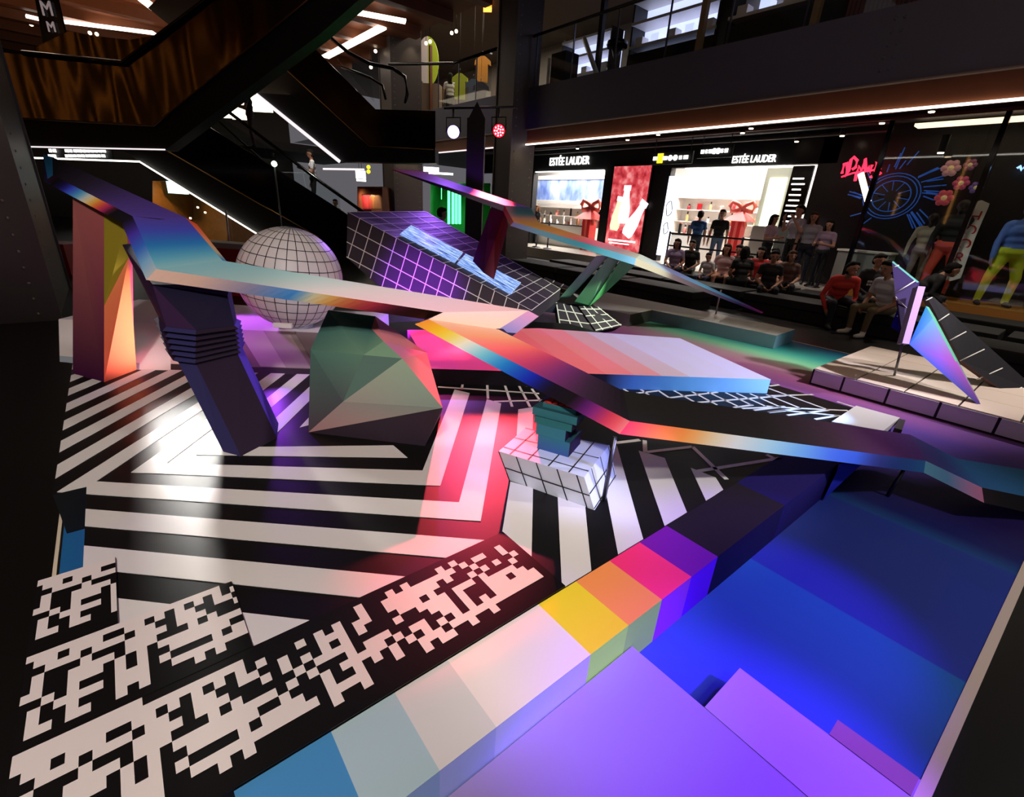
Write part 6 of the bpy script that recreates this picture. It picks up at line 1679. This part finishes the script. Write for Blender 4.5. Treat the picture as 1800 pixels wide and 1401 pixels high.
# standing people before the shops
stand = [(1233, 372, 'man in blue shirt and black cap seen from behind before the bright shop', (40, 84, 140), (30, 34, 50), 13.7, toward(0.8, 0.3), 0, (14, 14, 16), RELAX),
         (1272, 369, 'man in black polo shirt and jeans walking before the bright shop', (14, 14, 16), (84, 104, 132), 13.6, toward(-0.8, -0.3), 0, None, RELAX),
         (1362, 378, 'student in pale pink shirt with long black hair standing sideways', (206, 176, 192), (24, 24, 28), 13.3, toward(-0.2, -0.9), 0.25, None, FRONT),
         (1410, 362, 'student in white shirt holding up a phone', (206, 196, 214), (22, 22, 26), 13.3, toward(-0.7, 0.3), 0, None, ((0.1, 0.25, 0.05, 0.26, 0.14, 0.30),)*2),
         (1434, 374, 'student in grey top with long brown hair', (150, 146, 158), (28, 32, 52), 13.2, toward(-0.8, -0.2), 0.25, None, RELAX),
         (1462, 388, 'student in lilac top at the right of the standing group', (140, 116, 140), (26, 26, 34), 13.0, toward(-0.8, 0.1), 0.2, None, FRONT)]
for i, (u, v, lab, sh_, pt, x, yaw, hl_, cp, ar) in enumerate(stand):
    p = px_(u, v, x)
    hgt = max(1.5, min(1.85, p.z-0.1))
    person(lab, (x, p.y, p.z-hgt), yaw, 'stand', hgt, sh_, pt, arms=ar, hairlen=hl_, cap=cp, hair=(70, 44, 30) if 'brown' in lab else (18, 14, 13), skin=(180, 132, 108))
p = px_(945, 372, 14.55)
person('shop assistant with brown hair in the cosmetics window', (14.55, p.y, 0.1), toward(-1, 0), 'stand', max(1.55, min(1.75, p.z-0.1)), (40, 34, 36), (20, 20, 22), hair=(90, 58, 40), hairlen=0.2)
p = pd(776, 366, 9.6)
person('man with black hair and dark shirt standing by the green neon shop', (p.x, p.y, -0.25), toward(0.8, -0.3), 'stand', max(1.4, p.z+0.25), (20, 20, 24), (20, 20, 24), skin=(130, 100, 90))
p = pd(590, 362, 16.8)
person('person in black with a white top standing at the foot of the escalator', (p.x, p.y, -0.25), toward(-0.5, -0.8), 'stand', 1.62, (220, 220, 220), (16, 16, 18), arms=FRONT)
p = pd(792, 86, 18.2)
person('person with long dark hair and white shirt on the far upper floor', (p.x, p.y, 4.48), toward(0.4, 0.6), 'stand', max(1.55, min(1.8, p.z-4.48)), (206, 200, 200), (30, 30, 40), hairlen=0.2)
# mannequins in the sports window
p = pd(1768, 372, 9.95)
fz = pz(1745, 521, 0.25)
person('mannequin in blue jacket and shiny yellow snow trousers in the sports window', (12.72, fz.y*12.72/fz.x, 0.25), toward(-0.8, -0.45), 'stand', 1.78, (96, 130, 214), (206, 216, 40), (24, 22, 20), skin=(150, 130, 150), hair_on=False, mannequin=True, sleeve='long', legspread=0.19, bulk=1.3)
f2 = pz(1652, 462+45, 0.25)
person('mannequin in black jacket and coral snow trousers beside the snowboard', (12.85, px_(1672, 420, 12.85).y, 0.25), toward(-0.8, -0.1), 'stand', 1.85, (26, 24, 28), (236, 92, 74), (24, 22, 20), skin=(60, 50, 52), hair_on=False, mannequin=True, sleeve='long', legspread=0.15, bulk=1.25)
person('mannequin in cream patterned jacket left of the coral trousers', (13.0, px_(1628, 420, 13.0).y, 0.25), toward(-0.8, -0.1), 'stand', 1.6, (206, 196, 176), (150, 140, 126), (24, 22, 20), skin=(60, 50, 52), hair_on=False, mannequin=True, sleeve='long')
spot('escalator_man_fill', pn(530, 175, 12.9), pn(555, 320, 13.95), 90, (1, 0.95, 0.9), 60, 0.7, 0.05)  # added spot, brightens the man on the escalator
# ================================================================== sub-parts: surface pieces belong to the part they sit on
SUB = {'stage_lamp': {'led_cell': 'lens'}, 'ink_poster': {'ink_drawing': 'panel'}, 'advert_screen': {'bottle_image': 'picture', 'cap_image': 'picture', 'caption_line': 'picture'},
       'snowboard': {'letter': 'board_deck'}, 'directory_board': {'text_line': 'board'}, 'pixel_board': {'white_pixels': 'board'}, 'grid_wedge': {'grid_lines': 'wedge_body', 'screen': 'wedge_body'},
       'grid_pedestal': {'grid_lines': 'pedestal_body'}, 'hanging_sign': {'pictogram': 'sign_box'}, 'escalator': {'edge_moulding': 'side_panel', 'light_line': 'truss'}, 'hanging_banner': {'letter': 'panel'},
       'gift_display': {'ribbon': 'gift_box', 'bow_tail': 'roof', 'bow_loop': 'roof'}, 'back_plinth': {'diagonal_band': 'plinth_body'}, 'person': {'eyes': 'body', 'mouth': 'body', 'shirt_lettering': 'body'},
       'riveted_column': {'rivet_rows': 'flange'}, 'winged_shard': {'wing_line': 'dark_wing'}, 'stepped_bench': {'tone_panel': 'bench_body'}, 'light_box': {'glow': 'frame'},
       'cosmetics_bottle': {'cap': 'bottle'}, 'cosmetics_box': {'lid': 'carton'}, 'display_unit': {'display_item': 'shelf_board'}, 'tiled_platform': {}}
for o in list(bpy.data.objects):
    if o.parent: continue
    mp = SUB.get(o.name.split('.')[0])
    if not mp: continue
    ch = list(o.children)
    for c in ch:
        tgt = mp.get(c.name.split('.')[0])
        if not tgt: continue
        for p in ch:
            if p.name.split('.')[0] == tgt:
                c.parent = p
                break
